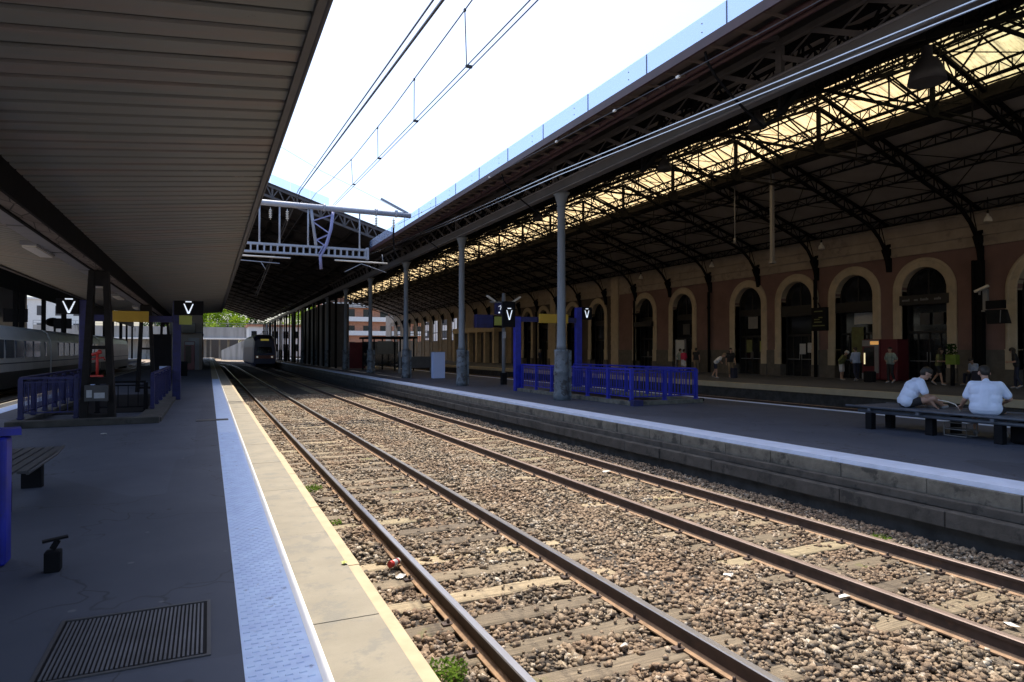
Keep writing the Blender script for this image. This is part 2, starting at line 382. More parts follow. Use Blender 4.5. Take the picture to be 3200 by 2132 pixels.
# ------------------------------------------------------------ ground, platforms
Y0, Y1 = -14, 150
GZ = -.8
def sheet(name, x0, x1, y0, y1, z, m): return tag(MB().add([(x0, y0, z), (x1, y0, z), (x1, y1, z), (x0, y1, z)], [(0, 1, 2, 3)]).build(name, m), kind='structure')
sheet('ground', -900, 1100, -300, 1700, GZ - .03, MT['pad'])
RIGHTX, LX = 1.03, -5.63
p = MB()
p.box(-5.15, .17, Y0, Y1, GZ - .3, 0)
tag(p.build('platform', MT['asphalt']), kind='structure')
p = B(.17, .51, Y0, 40, GZ - .3, .004); p.box(-5.11, -4.77, Y0, 40, 0, .004)
p = MB().box(.17, .51, Y0, 40, -.4, .004)
# raised tactile pattern on the strip: short staggered studs
rows = []
for j in range(int((14 - 1.5) / .055)):
    y = 1.5 + j * .055
    for i in range(5):
        x = .205 + i * .066 + (.033 if j % 2 else 0)
        if x < .49: p.add([(x - .02, y - .010, .0045), (x + .02, y - .006, .0045), (x + .02, y + .010, .0045), (x - .02, y + .006, .0045), (x - .016, y - .005, .009), (x + .016, y - .002, .009), (x + .016, y + .005, .009), (x - .016, y + .002, .009)],
                          [(4, 5, 6, 7), (0, 1, 5, 4), (1, 2, 6, 5), (2, 3, 7, 6), (3, 0, 4, 7)])
tag(p.build('tactile_strip', MT['strip']), kind='structure')
tag(B(-5.15, -4.77, Y0, 40, -.01, .004).build('tactile_strip', MT['strip']), kind='structure')
tag(B(.17, .51, 40, Y1, -.4, .004).build('warm_lit_strip', MT['beige']), kind='structure')  # same strip farther on, reflected warm light painted in
tag(B(.51, .56, Y0, Y1, -.4, .006).build('white_line', MT['white']), kind='structure')
tag(B(-5.20, -5.15, Y0, Y1, -.4, .006).build('white_line', MT['white']), kind='structure')
p = MB(); y = Y0
while y < Y1:
    p.box(.56, .95, y, y + 1.992, -.85, .002 + random.uniform(-.002, .002)); y += 2
tag(p.build('platform_edge', MT['conc']), kind='structure')
p = MB(); y = Y0 + 1
while y < Y1:
    d = random.uniform(-.012, .01)
    p.box(.95, 1.03 + d, y, y + 1.985, -.14, -.004); y += 2
p.box(.95, .98, Y0, Y1, -.9, -.14)
tag(p.build('edge_nosing', MT['lip']), kind='structure')
tag(B(-5.63, -5.20, Y0, Y1, -.9, .002).build('platform_edge', MT['conc']), kind='structure')
# island platform
p = B(9.0, 15.3, Y0, Y1, GZ - .3, 0)
tag(p.build('island_platform', MT['asphalt']), kind='structure')
p = MB(); y = Y0
while y < Y1:
    p.box(8.47, 9.0, y, y + 3.49, -.06, .004); y += 3.5
p.box(15.0, 15.3, Y0, Y1, -.01, .005)
tag(p.build('white_edge_strip', MT['stripw']), kind='structure')
p = MB(); y = Y0
while y < 90:
    l = random.uniform(.95, 1.35)
    p.box(8.40 + random.uniform(-.012, .012), 9.0, y, y + l - random.choice((.008, .012, .03)), -.25, -.055 + random.uniform(-.006, 0)); y += l
p.box(8.42, 9, 90, Y1, -.25, -.055)
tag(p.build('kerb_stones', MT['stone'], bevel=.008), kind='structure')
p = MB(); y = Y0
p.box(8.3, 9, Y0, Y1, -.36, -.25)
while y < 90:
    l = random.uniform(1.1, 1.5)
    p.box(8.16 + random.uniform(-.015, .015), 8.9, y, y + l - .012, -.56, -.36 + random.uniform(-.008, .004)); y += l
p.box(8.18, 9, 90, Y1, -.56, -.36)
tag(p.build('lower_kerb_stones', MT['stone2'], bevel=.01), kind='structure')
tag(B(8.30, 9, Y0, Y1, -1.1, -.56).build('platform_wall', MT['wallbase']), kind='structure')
# station side platform
tag(B(23.72, 36, Y0, Y1, GZ - .3, 0).build('station_platform', MT['asphalt']), kind='structure')
tag(B(23.5, 23.72, Y0, Y1, -.25, .005).build('pale_edge', MT['beige']), kind='structure')
tag(B(23.66, 23.72, Y0, Y1, -1.1, -.25).build('platform_wall', MT['wallbase']), kind='structure')
# platforms on the far left
tag(B(-19, -12.5, Y0, Y1, GZ - .3, 0).build('far_platform', MT['asphalt']), kind='structure')
tag(B(-12.5, -12.1, Y0, Y1, -.3, .003).build('platform_edge', MT['conc']), kind='structure')
tag(B(-3.2, 1.03, Y1, Y1 + 30, -1, -.3).build('path', MT['conc']), kind='structure')
# dark plate put where a plank's shadow crosses the strip
for (x0, x1, y0, y1, z) in ((-.25, .42, 16.4, 16.75, .012),):
    tag(B(x0, x1, y0, y1, -.01, z).build('shadow_plate', MT['greydark'], loc=((x0 + x1) / 2, (y0 + y1) / 2, 0)), 'dark plate put for a plank shadow lying across the blue platform strip', 'shadow plate')

# ------------------------------------------------------------ ballast stones
def bed(x):      # height of the bed across the tracks
    return GZ + (.035 * math.exp(-((x - 4.55) / .75) ** 2)) 
ICO = None
def ballast():
    bm = bmesh.new(); bmesh.ops.create_icosphere(bm, subdivisions=1, radius=1); bmesh.ops.delete(bm, geom=bm.verts[:], context='VERTS'); bmesh.ops.create_cube(bm, size=1.3); bmesh.ops.triangulate(bm, faces=bm.faces[:]); bmesh.ops.poke(bm, faces=bm.faces[:][::3])
    V = np.array([v.co[:] for v in bm.verts]); F = np.array([[v.index for v in f.verts] for f in bm.faces]); bm.free()
    var = []
    for k in range(24):
        s = 1 + RNG.uniform(-.3, .3, (len(V), 3)); W = V * s + RNG.uniform(-.1, .1, (len(V), 3))
        # chop with random planes for angular stones
        for _ in range(0):
            n = RNG.normal(size=3); n /= np.linalg.norm(n); d = RNG.uniform(.33, .7)
            t = W @ n - d; W = W - np.outer(np.clip(t, 0, None), n)
        var.append(W)
    P = []; R = []
    def area(x0, x1, y0, y1, dens, r0, r1, lift=0.):
        n = int((x1 - x0) * (y1 - y0) * dens)
        x = RNG.uniform(x0, x1, n); y = RNG.uniform(y0, y1, n)
        P.append(np.stack([x, y], 1)); R.append(RNG.uniform(r0, r1, n) * RNG.choice([1, 1, 1, 1.25, 1.6, .6, .5], n))
    area(1.06, 8.25, .3, 9, 900, .018, .032)
    area(1.06, 8.25, 9, 17, 680, .019, .033)
    area(1.06, 8.25, 17, 36, 400, .022, .038)
    P = np.concatenate(P); R = np.concatenate(R)
    x, y = P[:, 0], P[:, 1]
    # keep sleepers and rails mostly clear
    keep = np.ones(len(x), bool); lift = np.zeros(len(x))
    for c in (2.71, 6.37):
        for r in (c - .75, c + .75): keep &= ~((np.abs(x - r) < .085))
        ph = 0. if c < 4 else .27
        ys = np.abs(((y - ph) / .6) - np.round((y - ph) / .6)) * .6
        on = (ys < .115) & (np.abs(x - c) < 1.22)
        kk = np.round((y - ph) / .6).astype(int) % 997
        patch = np.sin(x * 2.3 + kk * 1.7) + np.sin(kk * 12.9898 + 1.3) * .9
        cov = np.where(patch > (.8 if c < 4 else .35), .8, .07)
        drop = on & (RNG.uniform(size=len(x)) > cov)
        keep &= ~drop; lift = lift + .03 * on
    x = x[keep]; y = y[keep]; R = R[keep]; lift = lift[keep]
    z = GZ + .035 * np.exp(-((x - 4.55) / .75) ** 2) + RNG.uniform(-.012, .03, len(x)) + .008 + lift
    z += .02 * np.sin(x * 3.1 + y * .7) * np.sin(y * 1.3)
    q = RNG.normal(size=(len(x), 4)); q /= np.linalg.norm(q, axis=1)[:, None]
    a, b, c, d = q.T
    RM = np.stack([np.stack([1 - 2 * (c * c + d * d), 2 * (b * c - a * d), 2 * (b * d + a * c)], 1),
                   np.stack([2 * (b * c + a * d), 1 - 2 * (b * b + d * d), 2 * (c * d - a * b)], 1),
                   np.stack([2 * (b * d - a * c), 2 * (c * d + a * b), 1 - 2 * (b * b + c * c)], 1)], 1)
    sc = R[:, None] * np.stack([RNG.uniform(.8, 1.35, len(x)), RNG.uniform(.7, 1.1, len(x)), RNG.uniform(.5, .9, len(x))], 1)
    vi = RNG.integers(0, len(var), len(x)); VV = np.stack(var)[vi]            # n,42,3
    W = np.einsum('nij,nkj->nki', RM, VV * sc[:, None, :]); 
    W[:, :, 2] *= .8
    W += np.stack([x, y, z], 1)[:, None, :]
    nv = V.shape[0]; N = len(x)
    verts = W.reshape(-1, 3); faces = (F[None] + (np.arange(N) * nv)[:, None, None]).reshape(-1, 3)
    me = bpy.data.meshes.new('ballast'); me.vertices.add(len(verts)); me.vertices.foreach_set('co', verts.astype(np.float32).ravel())
    me.loops.add(faces.size); me.loops.foreach_set('vertex_index', faces.astype(np.int32).ravel())
    me.polygons.add(len(faces)); me.polygons.foreach_set('loop_start', np.arange(0, faces.size, 3, dtype=np.int32))
    me.polygons.foreach_set('loop_total', np.full(len(faces), 3, dtype=np.int32)); me.update(calc_edges=True)
    me.materials.append(MT['ballast']); o = bpy.data.objects.new('ballast', me); COL.objects.link(o)
    tag(o, 'brown and grey crushed stone ballast around the rails', 'ballast', kind='stuff')
    print('stones', N)
ballast()
# bed under the stones, with a low heap between the two near tracks
xs = [1.0 + i * .12 for i in range(62)]; vs = []; fs = []; ysn = [-14 + j * .5 for j in range(0, 329)]
for yy in ysn:
    for xx in xs: vs.append((xx, yy, GZ + .035 * math.exp(-((xx - 4.55) / .75) ** 2) + .012 * noise.noise(Vector((xx * 2, yy * 1.5, 0)))))
nx = len(xs)
for j in range(len(ysn) - 1):
    for i in range(nx - 1): fs.append((j * nx + i, j * nx + i + 1, (j + 1) * nx + i + 1, (j + 1) * nx + i))
tag(MB().add(vs, fs).build('track_bed', MT['soil']), kind='structure')

# ------------------------------------------------------------ sleepers and rails
TR = {'first': 2.71, 'second': 6.37}
slm = []
for k in range(4):
    p = MB(); n = 9
    top = []
    for i in range(n + 1):
        xx = -1.25 + 2.5 * i / n
        w1 = .12 + random.uniform(-.008, .008); w2 = .12 + random.uniform(-.008, .008); zt = .035 + random.uniform(-.006, .004)
        top.append([(xx, -w1, -.12), (xx, -w1, zt - .012), (xx, -w1 + .02, zt), (xx, w2 - .02, zt), (xx, w2, zt - .012), (xx, w2, -.12)])
    vs = [q for r in top for q in r]; fs = []
    for i in range(n):
        for j in range(5): fs.append((i * 6 + j, i * 6 + j + 1, (i + 1) * 6 + j + 1, (i + 1) * 6 + j))
    fs += [tuple(range(6)), tuple(range(n * 6, n * 6 + 6))[::-1]]
    p.add(vs, fs); slm.append(p)
def sleepers(c, ph, y0, y1, side):
    proto = {}
    k0 = int(math.ceil((y0 - ph) / .6)); n = 0
    while ph + (k0 + n) * .6 < y1:
        y = ph + (k0 + n) * .6; k = random.randrange(4)
        if k not in proto:
            o = slm[k].build('sleeper', MT['wood'], local=True); proto[k] = o
        else:
            o = proto[k].copy(); COL.objects.link(o)
        o.location = (c + random.uniform(-.03, .03), y, GZ + .005 + random.uniform(-.006, .006)); o.rotation_euler.z = random.uniform(-.02, .02) + (PI if random.random() < .5 else 0)
        tag(o, side, 'sleeper', 'wooden sleepers across the railway tracks'); n += 1
sleepers(2.71, 0, .6, 60, 'weathered wooden sleeper bedded in ballast under the track nearest the sunlit platform edge')
sleepers(6.37, .27, .6, 60, 'weathered wooden sleeper bedded in ballast under the track beside the stepped stone kerb')
def rail(x, y0, y1, label, top, curve=None, nm='rail'):
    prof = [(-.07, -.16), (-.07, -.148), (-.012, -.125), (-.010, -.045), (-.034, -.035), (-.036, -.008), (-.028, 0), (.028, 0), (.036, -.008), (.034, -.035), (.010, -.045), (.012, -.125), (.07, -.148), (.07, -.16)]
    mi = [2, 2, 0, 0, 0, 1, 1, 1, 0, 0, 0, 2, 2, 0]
    p = MB(); z = -.6
    ys = [y0] + ([] if curve is None else [90 + 5 * i for i in range(0, int((y1 - 90) / 5))]) + [y1]
    def off(y): return 0 if curve is None or y < 90 else -curve * (y - 90) ** 2
    n = len(prof)
    for a, b in zip(ys[:-1], ys[1:]):
        for k in range(n):
            q0 = prof[k]; q1 = prof[(k + 1) % n]; p.cur = mi[k]
            p.add([(x + off(a) + q0[0], a, z + q0[1]), (x + off(a) + q1[0], a, z + q1[1]), (x + off(b) + q1[0], b, z + q1[1]), (x + off(b) + q0[0], b, z + q0[1])], [(0, 1, 2, 3)])
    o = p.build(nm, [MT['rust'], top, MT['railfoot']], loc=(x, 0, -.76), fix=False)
    tag(o, label, 'rail', 'rails of the station tracks')
    return o
RL = [(1.96, 'shiny steel rail closest to the sunlit platform edge, cup lying beside it', 'railtop', .0016), (3.46, 'steel rail with the brightest polished head, left edge of the broad ballast heap', 'railtop', .0016),
      (5.62, 'dull rusty rail along the right edge of the broad ballast heap', 'railtop2', .0016), (7.12, 'dull rusty rail nearest the stepped stone kerb of the island platform', 'railtop2', .0016)]
for x, l, m, c in RL:
    r = rail(x, -12, 190, l, MT[m], c)
    # clips and joint plates
    ph = 0 if x < 5 else .27
    y = ph + .6
    c0 = None
    while y < 14:
        for sd in (-1, 1):
            if c0 is None:
                p = MB(); p.box(-.045, .045, -.035, .035, -.76, -.738); p.lathe((.01, 0, -.74), [(.014, 0), (.014, .035), (.004, .04)], 6)
                c0 = p.build('rail_clip', MT['rust'], r, local=True); cl_ = c0
            else: cl_ = c0.copy(); COL.objects.link(cl_)
            cl_.location = (sd * .09, y, .76)
        y += .6
for x, l in ((16.85, 'dark rail in shade right behind the island platform'), (18.35, 'second dark rail behind the island platform, under the hall roof'), (20.55, 'dark rail in the shaded trench, third from the station building platform'), (22.05, 'dark rail in the shaded trench nearest the station building platform'),
             (-8.05, 'rail of the empty track beside the left edge of the near platform'), (-6.55, 'rail right below the left edge of the near platform'), (-11.45, 'outer rail under the pale high speed train'), (-9.95, 'inner rail under the pale high speed train')):
    rail(x, -12, 150, l, MT['railtop2'])
tag(B(15.31, 23.65, Y0, Y1, -.84, -.79).build('track_bed', MT['pad']), kind='structure')
# ------------------------------------------------------------ left platform canopy
CY0, CY1 = -12, 45
cx = -2.3; zv = 3.66; ze = 3.98; xr = .68; xl = -5.3
can = thing('platform_canopy', (cx, 17, 0), 'long low butterfly canopy with slatted peeling soffit over the near platform', 'canopy')
def ch(x): return zv + (ze - zv) * abs(x - cx) / (xr - cx)
p = MB(); y = CY0
while y < CY1:
    a, b = y + .03, y + .27
    for (xa, xb) in ((cx + .1, xr - .03), (cx - .1, xl + .05)):
        za, zb = ch(xa), ch(xb); dz = random.uniform(-.003, .003)
        vs = [];
        for (yy, dd) in ((a, .022), (a + .012, 0), (b - .012, 0), (b, .022), (b, .05), (a, .05)):
            vs.append((xa, yy, za + dd + dz)); vs.append((xb, yy, zb + dd + dz))
        p.add(vs, [(0, 1, 3, 2), (2, 3, 5, 4), (4, 5, 7, 6), (6, 7, 9, 8), (10, 11, 1, 0)])
    y += .3
for (xa, xb) in ((cx, xr), (cx, xl)):
    p.add([(xa, CY0, ch(xa) + .06), (xb, CY0, ch(xb) + .06), (xb, CY1, ch(xb) + .06), (xa, CY1, ch(xa) + .06)], [(0, 1, 2, 3)])
p.build('soffit', MT['soffit'], can)
p = MB()
for (xa, xb) in ((cx, xr), (cx, xl)): p.add([(xa, CY0, ch(xa) + .045), (xb, CY0, ch(xb) + .045), (xb, CY1, ch(xb) + .045), (xa, CY1, ch(xa) + .045)], [(0, 1, 2, 3)])
p.build('groove_shade', MT['iron'], can)  # black sheet added behind the slats to darken their gaps
p = MB()
for (xa, xb) in ((cx, xr + .02), (cx, xl - .02)):
    p.add([(xa, CY0, ch(xa) + .2), (xb, CY0, ch(xb) + .16), (xb, CY1, ch(xb) + .16), (xa, CY1, ch(xa) + .2), (xa, CY0, ch(xa) + .12), (xb, CY0, ch(xb) + .09), (xb, CY1, ch(xb) + .09), (xa, CY1, ch(xa) + .12)],
          [(0, 1, 2, 3), (4, 5, 6, 7), (0, 1, 5, 4), (3, 2, 6, 7), (1, 2, 6, 5)])
p.build('roof', MT['tile'], can)
p = MB()
for x, s in ((xr, 1), (xl, -1)):
    p.box(x - .03 * s, x + .03 * s, CY0, CY1, ze - .05, ze + .17); p.tube([(x + .045 * s, CY0, ze - .045), (x + .045 * s, CY1, ze - .045)], .018, 8)
p.build('edge_beam', MT['greydark'], can)
p = MB(); p.box(-2.30, -2.08, CY0, CY1, 3.36, 3.7)
p.build('valley_beam', MT['peel'], can)
p = MB()
for x in (-2.33, -2.06): p.box(x - .02, x + .02, CY0, CY1, 3.34, 3.74)
p.build('valley_flange', MT['iron'], can)
p = MB(); y = CY0
while y < CY1 - 2.9:
    if not (15.6 < y < 17.4): p.box(-2.75, -2.36, y + .03, y + 2.9, 3.45, 3.5)
    y += 3
p.build('cable_tray_panel', MT['grey'], can)
p = MB(); p.box(-2.5, -2.42, 44.96, 45.05, 3.0, 4.2); 
for (xa, xb) in ((cx, xr), (cx, xl)): p.bar((xa, 45.02, ch(xa) + .1), (xb, 45.02, ch(xb) + .1), .08, .22)
p.build('end_beam', MT['iron'], can)
for yc in (5, 17, 29, 41):
    c = MB(); c0 = -2.2; t = .11
    for s in (-1, 1):
        c.add([(c0 + s * .34, yc - .15, 0), (c0 + s * (.34 - .14), yc - .15, 0), (c0 + s * (.34 - .14), yc + .15, 0), (c0 + s * .34, yc + .15, 0),
               (c0 + s * .185, yc - .15, 3.34), (c0 + s * .075, yc - .15, 3.34), (c0 + s * .075, yc + .15, 3.34), (c0 + s * .185, yc + .15, 3.34)],
              [(0, 1, 2, 3), (4, 5, 6, 7), (0, 1, 5, 4), (1, 2, 6, 5), (2, 3, 7, 6), (3, 0, 4, 7)])
    for (za, zb) in ((3.02, 3.338), (1.62, 1.7), (.86, 1.0), (.12, .2)):
        ww = .34 - (.155) * (za / 3.34) - .05
        c.box(c0 - ww, c0 + ww, yc - .13, yc + .13, za, zb)
    col = c.build('column', MT['ironbrown'], can)
# lamp housings under the canopy
def canopy_lamp(y, first=None):
    t = thing('strip_lamp', (-2.85, y, 3.5), 'x', 'lamp', 'fluorescent strip lamps under the canopy')
    MB().box(-2.98, -2.72, y - .75, y + .75, 3.42, 3.5).build('housing', MT['grey'], t, bevel=.012)
    p = MB(); p.box(-2.95, -2.75, y - .7, y + .7, 3.385, 3.42); p.build('diffuser', MT['ceramic'], t)
    MB().box(-2.88, -2.82, y - .5, y - .46, 3.5, 3.72).box(-2.88, -2.82, y + .46, y + .5, 3.5, 3.72).build('bracket', MT['greydark'], t)
    return t
labs = ['grey strip lamp under the canopy just before the tapered column', 'grey strip lamp under the canopy right behind the top of the tapered column', 'strip lamp under the canopy farther on, above the yellow sign', 'farthest strip lamp under the canopy, beside its end beam']
for y, l in zip((14.6, 21.5, 26.5, 33), labs): canopy_lamp(y)['label'] = l

# ------------------------------------------------------------ the great hall: profile
EX, EZ = 8.15, 7.12; RX, RZ = 22.3, 12.1; WX, WZ = 33.2, 8.25
def rz_(x):
    if x <= RX: return EZ + (RZ - EZ) * (x - EX) / (RX - EX)
    return RZ + (WZ - RZ) * (x - RX) / (WX - RX)
hall = thing('station_hall', (20, 40, 0), 'great iron hall roof with yellowed rooflight over the island platform and the station side', 'hall')
HY0, HY1 = -12, 128
SL0, SL1 = 19.3, 25.25
def slab(p, x0, x1, y0, y1, t=.1, off=0):
    a, b = rz_(x0) + off, rz_(x1) + off
    p.add([(x0, y0, a), (x1, y0, b), (x1, y1, b), (x0, y1, a), (x0, y0, a + t), (x1, y0, b + t), (x1, y1, b + t), (x0, y1, a + t)],
          [(0, 3, 2, 1), (4, 5, 6, 7), (0, 1, 5, 4), (1, 2, 6, 5), (2, 3, 7, 6), (3, 0, 4, 7)])
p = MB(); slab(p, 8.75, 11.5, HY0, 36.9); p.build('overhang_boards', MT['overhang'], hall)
p = MB(); slab(p, 11.5, SL0, HY0, 36.9); slab(p, 10.6, SL0, 36.9, HY1); slab(p, SL1, WX + .5, HY0, HY1)
p.box(33.7, 45, HY0, 72, 6.2, 10.5)
p.build('roof', MT['roofdark'], hall)
p = MB(); slab(p, EX, 8.75, HY0, 36.9, .1)
for k in range(75): p.box(8.2, 8.74, HY0 + .5 + k * .65, HY0 + .515 + k * .65, EZ - .012, EZ + .05)
p.build('eave_panels', MT['roofbrown'], hall)
p = MB(); p.box(EX - .05, EX, HY0, 36.9, EZ - .05, EZ + .13); p.tube([(8.8, HY0, 7.2), (8.8, 36.9, 7.2)], .07, 8); p.tube([(8.98, HY0, 7.18), (8.98, 36.9, 7.18)], .05, 8)
p.build('eave_pipe', MT['maroon'], hall)
p = MB()
for (a, b) in ((SL0, RX), (RX, SL1)):
    n = 6
    y = HY0
    k = 0
    while y < HY1:      # corrugated sheets
        y2 = min(y + .34, HY1); d = .05 if k % 2 else 0
        za, zb = rz_(a) + d, rz_(b) + d
        p.add([(a, y, rz_(a) + .05 - d), (b, y, rz_(b) + .05 - d), (b, y2, rz_(b) + d), (a, y2, rz_(a) + d)], [(0, 1, 2, 3)])
        y = y2; k += 1
p.build('rooflight', MT['skylight'], hall, fix=False)
# lantern kerb along the lower edge of the rooflight
p = MB(); p.box(SL1 - .02, SL1 + .1, HY0, HY1, rz_(SL1) - .42, rz_(SL1) + .02); p.box(SL1 + .1, SL1 + .7, HY0, HY1, rz_(SL1) - .5, rz_(SL1) - .42)
p.box(SL0 - .12, SL0 - .02, HY0, HY1, rz_(SL0) - .4, rz_(SL0))
p.build('rooflight_kerb', MT['ironbrown'], hall)
# glazed screen standing on the eave
g = MB(); y = HY0
while y < 36.7: g.box(8.13, 8.145, y + .01, min(y + 2.3, 36.8), EZ + .13, EZ + .56); y += 2.31
g.build('glass_screen', MT['clear'], hall)
p = MB(); y = HY0
while y < 36.7: p.box(8.14, 8.16, y - .01, y + .01, EZ + .1, EZ + .56); p.sphere((8.12, y + .6, EZ + .42), .014, 6, 4); p.sphere((8.12, y + .6, EZ + .26), .014, 6, 4); y += 2.31
p.build('screen_clip', MT['greydark'], hall)

# ribs (lattice rafters), one per bay
BAY = 4.6
def chordL(x): return rz_(x) - .16
def chordB(x):
    z = rz_(x) - .72
    if x > 31.2: z -= ((x - 31.2) / 1.7) ** 2 * 1.15
    if x < 12.2: z -= ((12.2 - x) / 1.9) ** 2 * .9
    return z
def rib_mb(full):
    p = MB(); xs_ = [10.35 + i * (32.85 - 10.35) / 34 for i in range(35)]
    for i in range(34):
        a, b = xs_[i], xs_[i + 1]
        p.bar((a, 0, chordL(a)), (b, 0, chordL(b)), .16, .1)
        p.bar((a, 0, chordB(a)), (b, 0, chordB(b)), .16, .1)
        if i % 2 == 0: p.bar((a, 0, chordB(a)), (b, 0, chordL(b)), .035, .035)
        else: p.bar((a, 0, chordL(a)), (b, 0, chordB(b)), .035, .035)
        p.bar((a, 0, chordL(a)), (a, 0, chordB(a)), .04, .04)
    # collar tie, king post with round gusset, inclined struts
    p.bar((17.2, 0, chordB(17.2)), (27.4, 0, chordB(27.4)), .07, .09)
    p.bar((RX, 0, RZ - .75), (RX + .0, 0, 9.7), .13, .13); p.lathe((RX, -.05, 9.78), [(.3, 0), (.3, .1)], 12, 'y')
    for s in (-1, 1):
        p.bar((RX, 0, 9.78), (RX + s * 4.4, 0, chordB(RX + s * 4.4)), .05, .05)
        p.bar((RX, 0, 9.78), (RX + s * 2.2, 0, chordB(RX + s * 2.2)), .04, .04)
        p.bar((RX + s * 2.2, 0, chordB(RX + s * 2.2)), (RX + s * 2.2, 0, chordB(RX + s * 2.2) - .95), .04, .04)
    # wall shoe
    p.prism([(32.45, 6.9), (33.0, 7.3), (33.0, 5.75), (32.85, 5.75), (32.75, 6.3)], -.11, .11)
    return p
ribs0 = rib_mb(True)
r0 = None; ys_r = [18.9 + BAY * k for k in range(-6, 24)]
off = WLOC[hall.name]
for y in ys_r:
    if r0 is None:
        q = MB(); q.v = [(a, b + y, c) for (a, b, c) in ribs0.v]; q.f = ribs0.f; q.mi = ribs0.mi; q.sm = ribs0.sm
        r0 = q.build('rib', MT['iron'], hall); y00 = y
    else:
        c = r0.copy(); COL.objects.link(c); c.location.y = y - y00
# longitudinal lattice purlins
def purlin(x, zt, dep, nm='lattice_purlin', step=.62):
    p = MB(); y = HY0
    p.box(x - .05, x + .05, HY0, HY1, zt - .06, zt); p.box(x - .05, x + .05, HY0, HY1, zt - dep, zt - dep + .06)
    k = 0
    while y < 75:
        a, b = (zt - .04, zt - dep + .04) if k % 2 else (zt - dep + .04, zt - .04)
        p.bar((x, y, a), (x, y + step, b), .03, .03); p.bar((x, y, zt), (x, y, zt - dep), .03, .03); y += step; k += 1
    return p.build(nm, MT['iron'], hall)
for x in (26.9, 28.8, 30.7, 32.3): purlin(x, rz_(x) - .1, .42)
for x in (24.1, 20.4): purlin(x, rz_(x) - .1, .45, step=.4)
purlin(RX, RZ - .12, .5)
for x in (12.8, 15.2, 17.6): purlin(x, rz_(x) - .1, .42)
p = MB()
for x in (SL0 + .7, SL0 + 1.5, SL0 + 2.3, RX + .45, RX + .9, RX + 2.5, RX + 2.75): p.bar((x, HY0, rz_(x) - .06), (x, HY1, rz_(x) - .06), .05, .06)
y = HY0 + .9
while y < 90:          # glazing rafters
    for s, e in ((SL0, RX), (RX, SL1)): p.bar((s, y, rz_(s) - .03), (e, y, rz_(e) - .03), .035, .05)
    y += 1.15
p.build('glazing_bars', MT['iron'], hall)
p = MB()                 # cross bracing rods under the roof and in the rooflight
for i, y in enumerate(ys_r[:-8]):
    for (a, b) in ((SL0, RX), (RX, SL1 + .6), (26.9, 30.7)):
        za, zb = rz_(a) - .35, rz_(b) - .35
        p.bar((a, y, za), (b, y + BAY, zb), .03, .03); p.bar((b, y, zb), (a, y + BAY, za), .03, .03)
    for s in (-1, 1):   # longitudinal struts from the gusset to the purlins
        p.bar((RX, y, 9.78), (RX, y + s * 1.6, RZ - .6), .05, .05)
        p.bar((28.8, y, rz_(28.8) - .7), (28.8, y + s * 1.2, rz_(28.8) - .5), .035, .035)
p.build('bracing_rods', MT['iron'], hall)
# gutter girder over the column row
p = MB(); p.box(10.02, 10.3, HY0, HY1, 6.66, 6.9); p.tube([(10.03, HY0, 6.66), (10.03, HY1, 6.66)], .035, 8); p.tube([(10.0, HY0, 6.92), (10.0, HY1, 6.92)], .03, 8)
q = MB(); q.box(10.0, 10.12, HY0, HY1, 7.5, 7.62); y = HY0
while y < 60:
    q.bar((10.04, y + 1.1, 7.5), (10.04, y, 6.92), .1, .03, up=(1, 0, 0)); q.bar((10.1, y, 7.5), (10.1, y + 1.1, 6.92), .025, .025)
    y += 1.15
for k in range(-3, 5): q.box(10.0, 10.1, 18.6 + 9.2 * k - .07, 18.6 + 9.2 * k + .07, 6.92, 7.5)
q.build('edge_lattice_girder', MT['beam'], hall)
p.build('gutter_girder', MT['gutter'], hall)
p = MB(); p.box(10.32, 10.45, HY0, HY1, 6.72, 6.86); p.box(10.3, 10.5, HY0, HY1, 7.5, 7.66)
y = HY0; k = 0
while y < 80:
    p.bar((10.4, y, 6.88), (10.4, y + .5, 7.5), .04, .04); p.bar((10.4, y + .5, 7.5), (10.4, y + 1, 6.88), .04, .04); y += 1
p.build('lattice_girder', MT['iron'], hall)
# overhang brackets on the track side of the columns
for k in range(-3, 2):
    p = MB()
    y = 18.6 + 9.2 * k
    pts = [(10.1, y, 6.2 + .0)] + [(10.1 - 1.9 * math.sin(t * PI / 2 / 6), y, 5.6 + 1.45 * (1 - math.cos(t * PI / 2 / 6)) ** .5 * 1) for t in range(1, 7)]
    for a, b in zip(pts[:-1], pts[1:]): p.bar(a, b, .035, .035)
    p.build('curved_bracket', MT['iron'], hall)
for k in range(-8, 12):
    p = MB(); y = 18.6 + 2.3 * k
    if y > 36.5: break
    p.bar((8.95, y, 7.3), (10.0, y, 7.66), .06, .08); p.build('eave_bracket', MT['beam'], hall)
    if 0: p.bar((8.9, y, 7.2), (10.1, y + 2.3, 7.5), .05, .07)

# cast iron columns
def col_mb(y):
    p = MB(); x = 10.3
    p.cur = 0; p.lathe((x, y, 0), [(.17, 1.62), (.155, 1.75), (.14, 2.2), (.125, 6.1), (.15, 6.13), (.15, 6.18), (.128, 6.22), (.15, 6.35), (.21, 6.55), (.28, 6.66)], 18)
    p.cur = 1; p.lathe((x, y, 0), [(.26, 0), (.26, .18), (.235, .26), (.235, .85), (.25, .88), (.25, .95), (.235, .98), (.225, 1.5), (.24, 1.55), (.24, 1.62)], 12)
    p.box(x + .12, x + .3, y - .12, y + .1, 0, 1.6)
    return p
cb = None
for k in range(0, 14):
    y = 18.6 + 9.2 * k
    if cb is None: cb = col_mb(y).build('column', [MT['column'], MT['columnbase']], hall); yb = y
    else:
        c = cb.copy(); COL.objects.link(c); c.location.y = y - yb
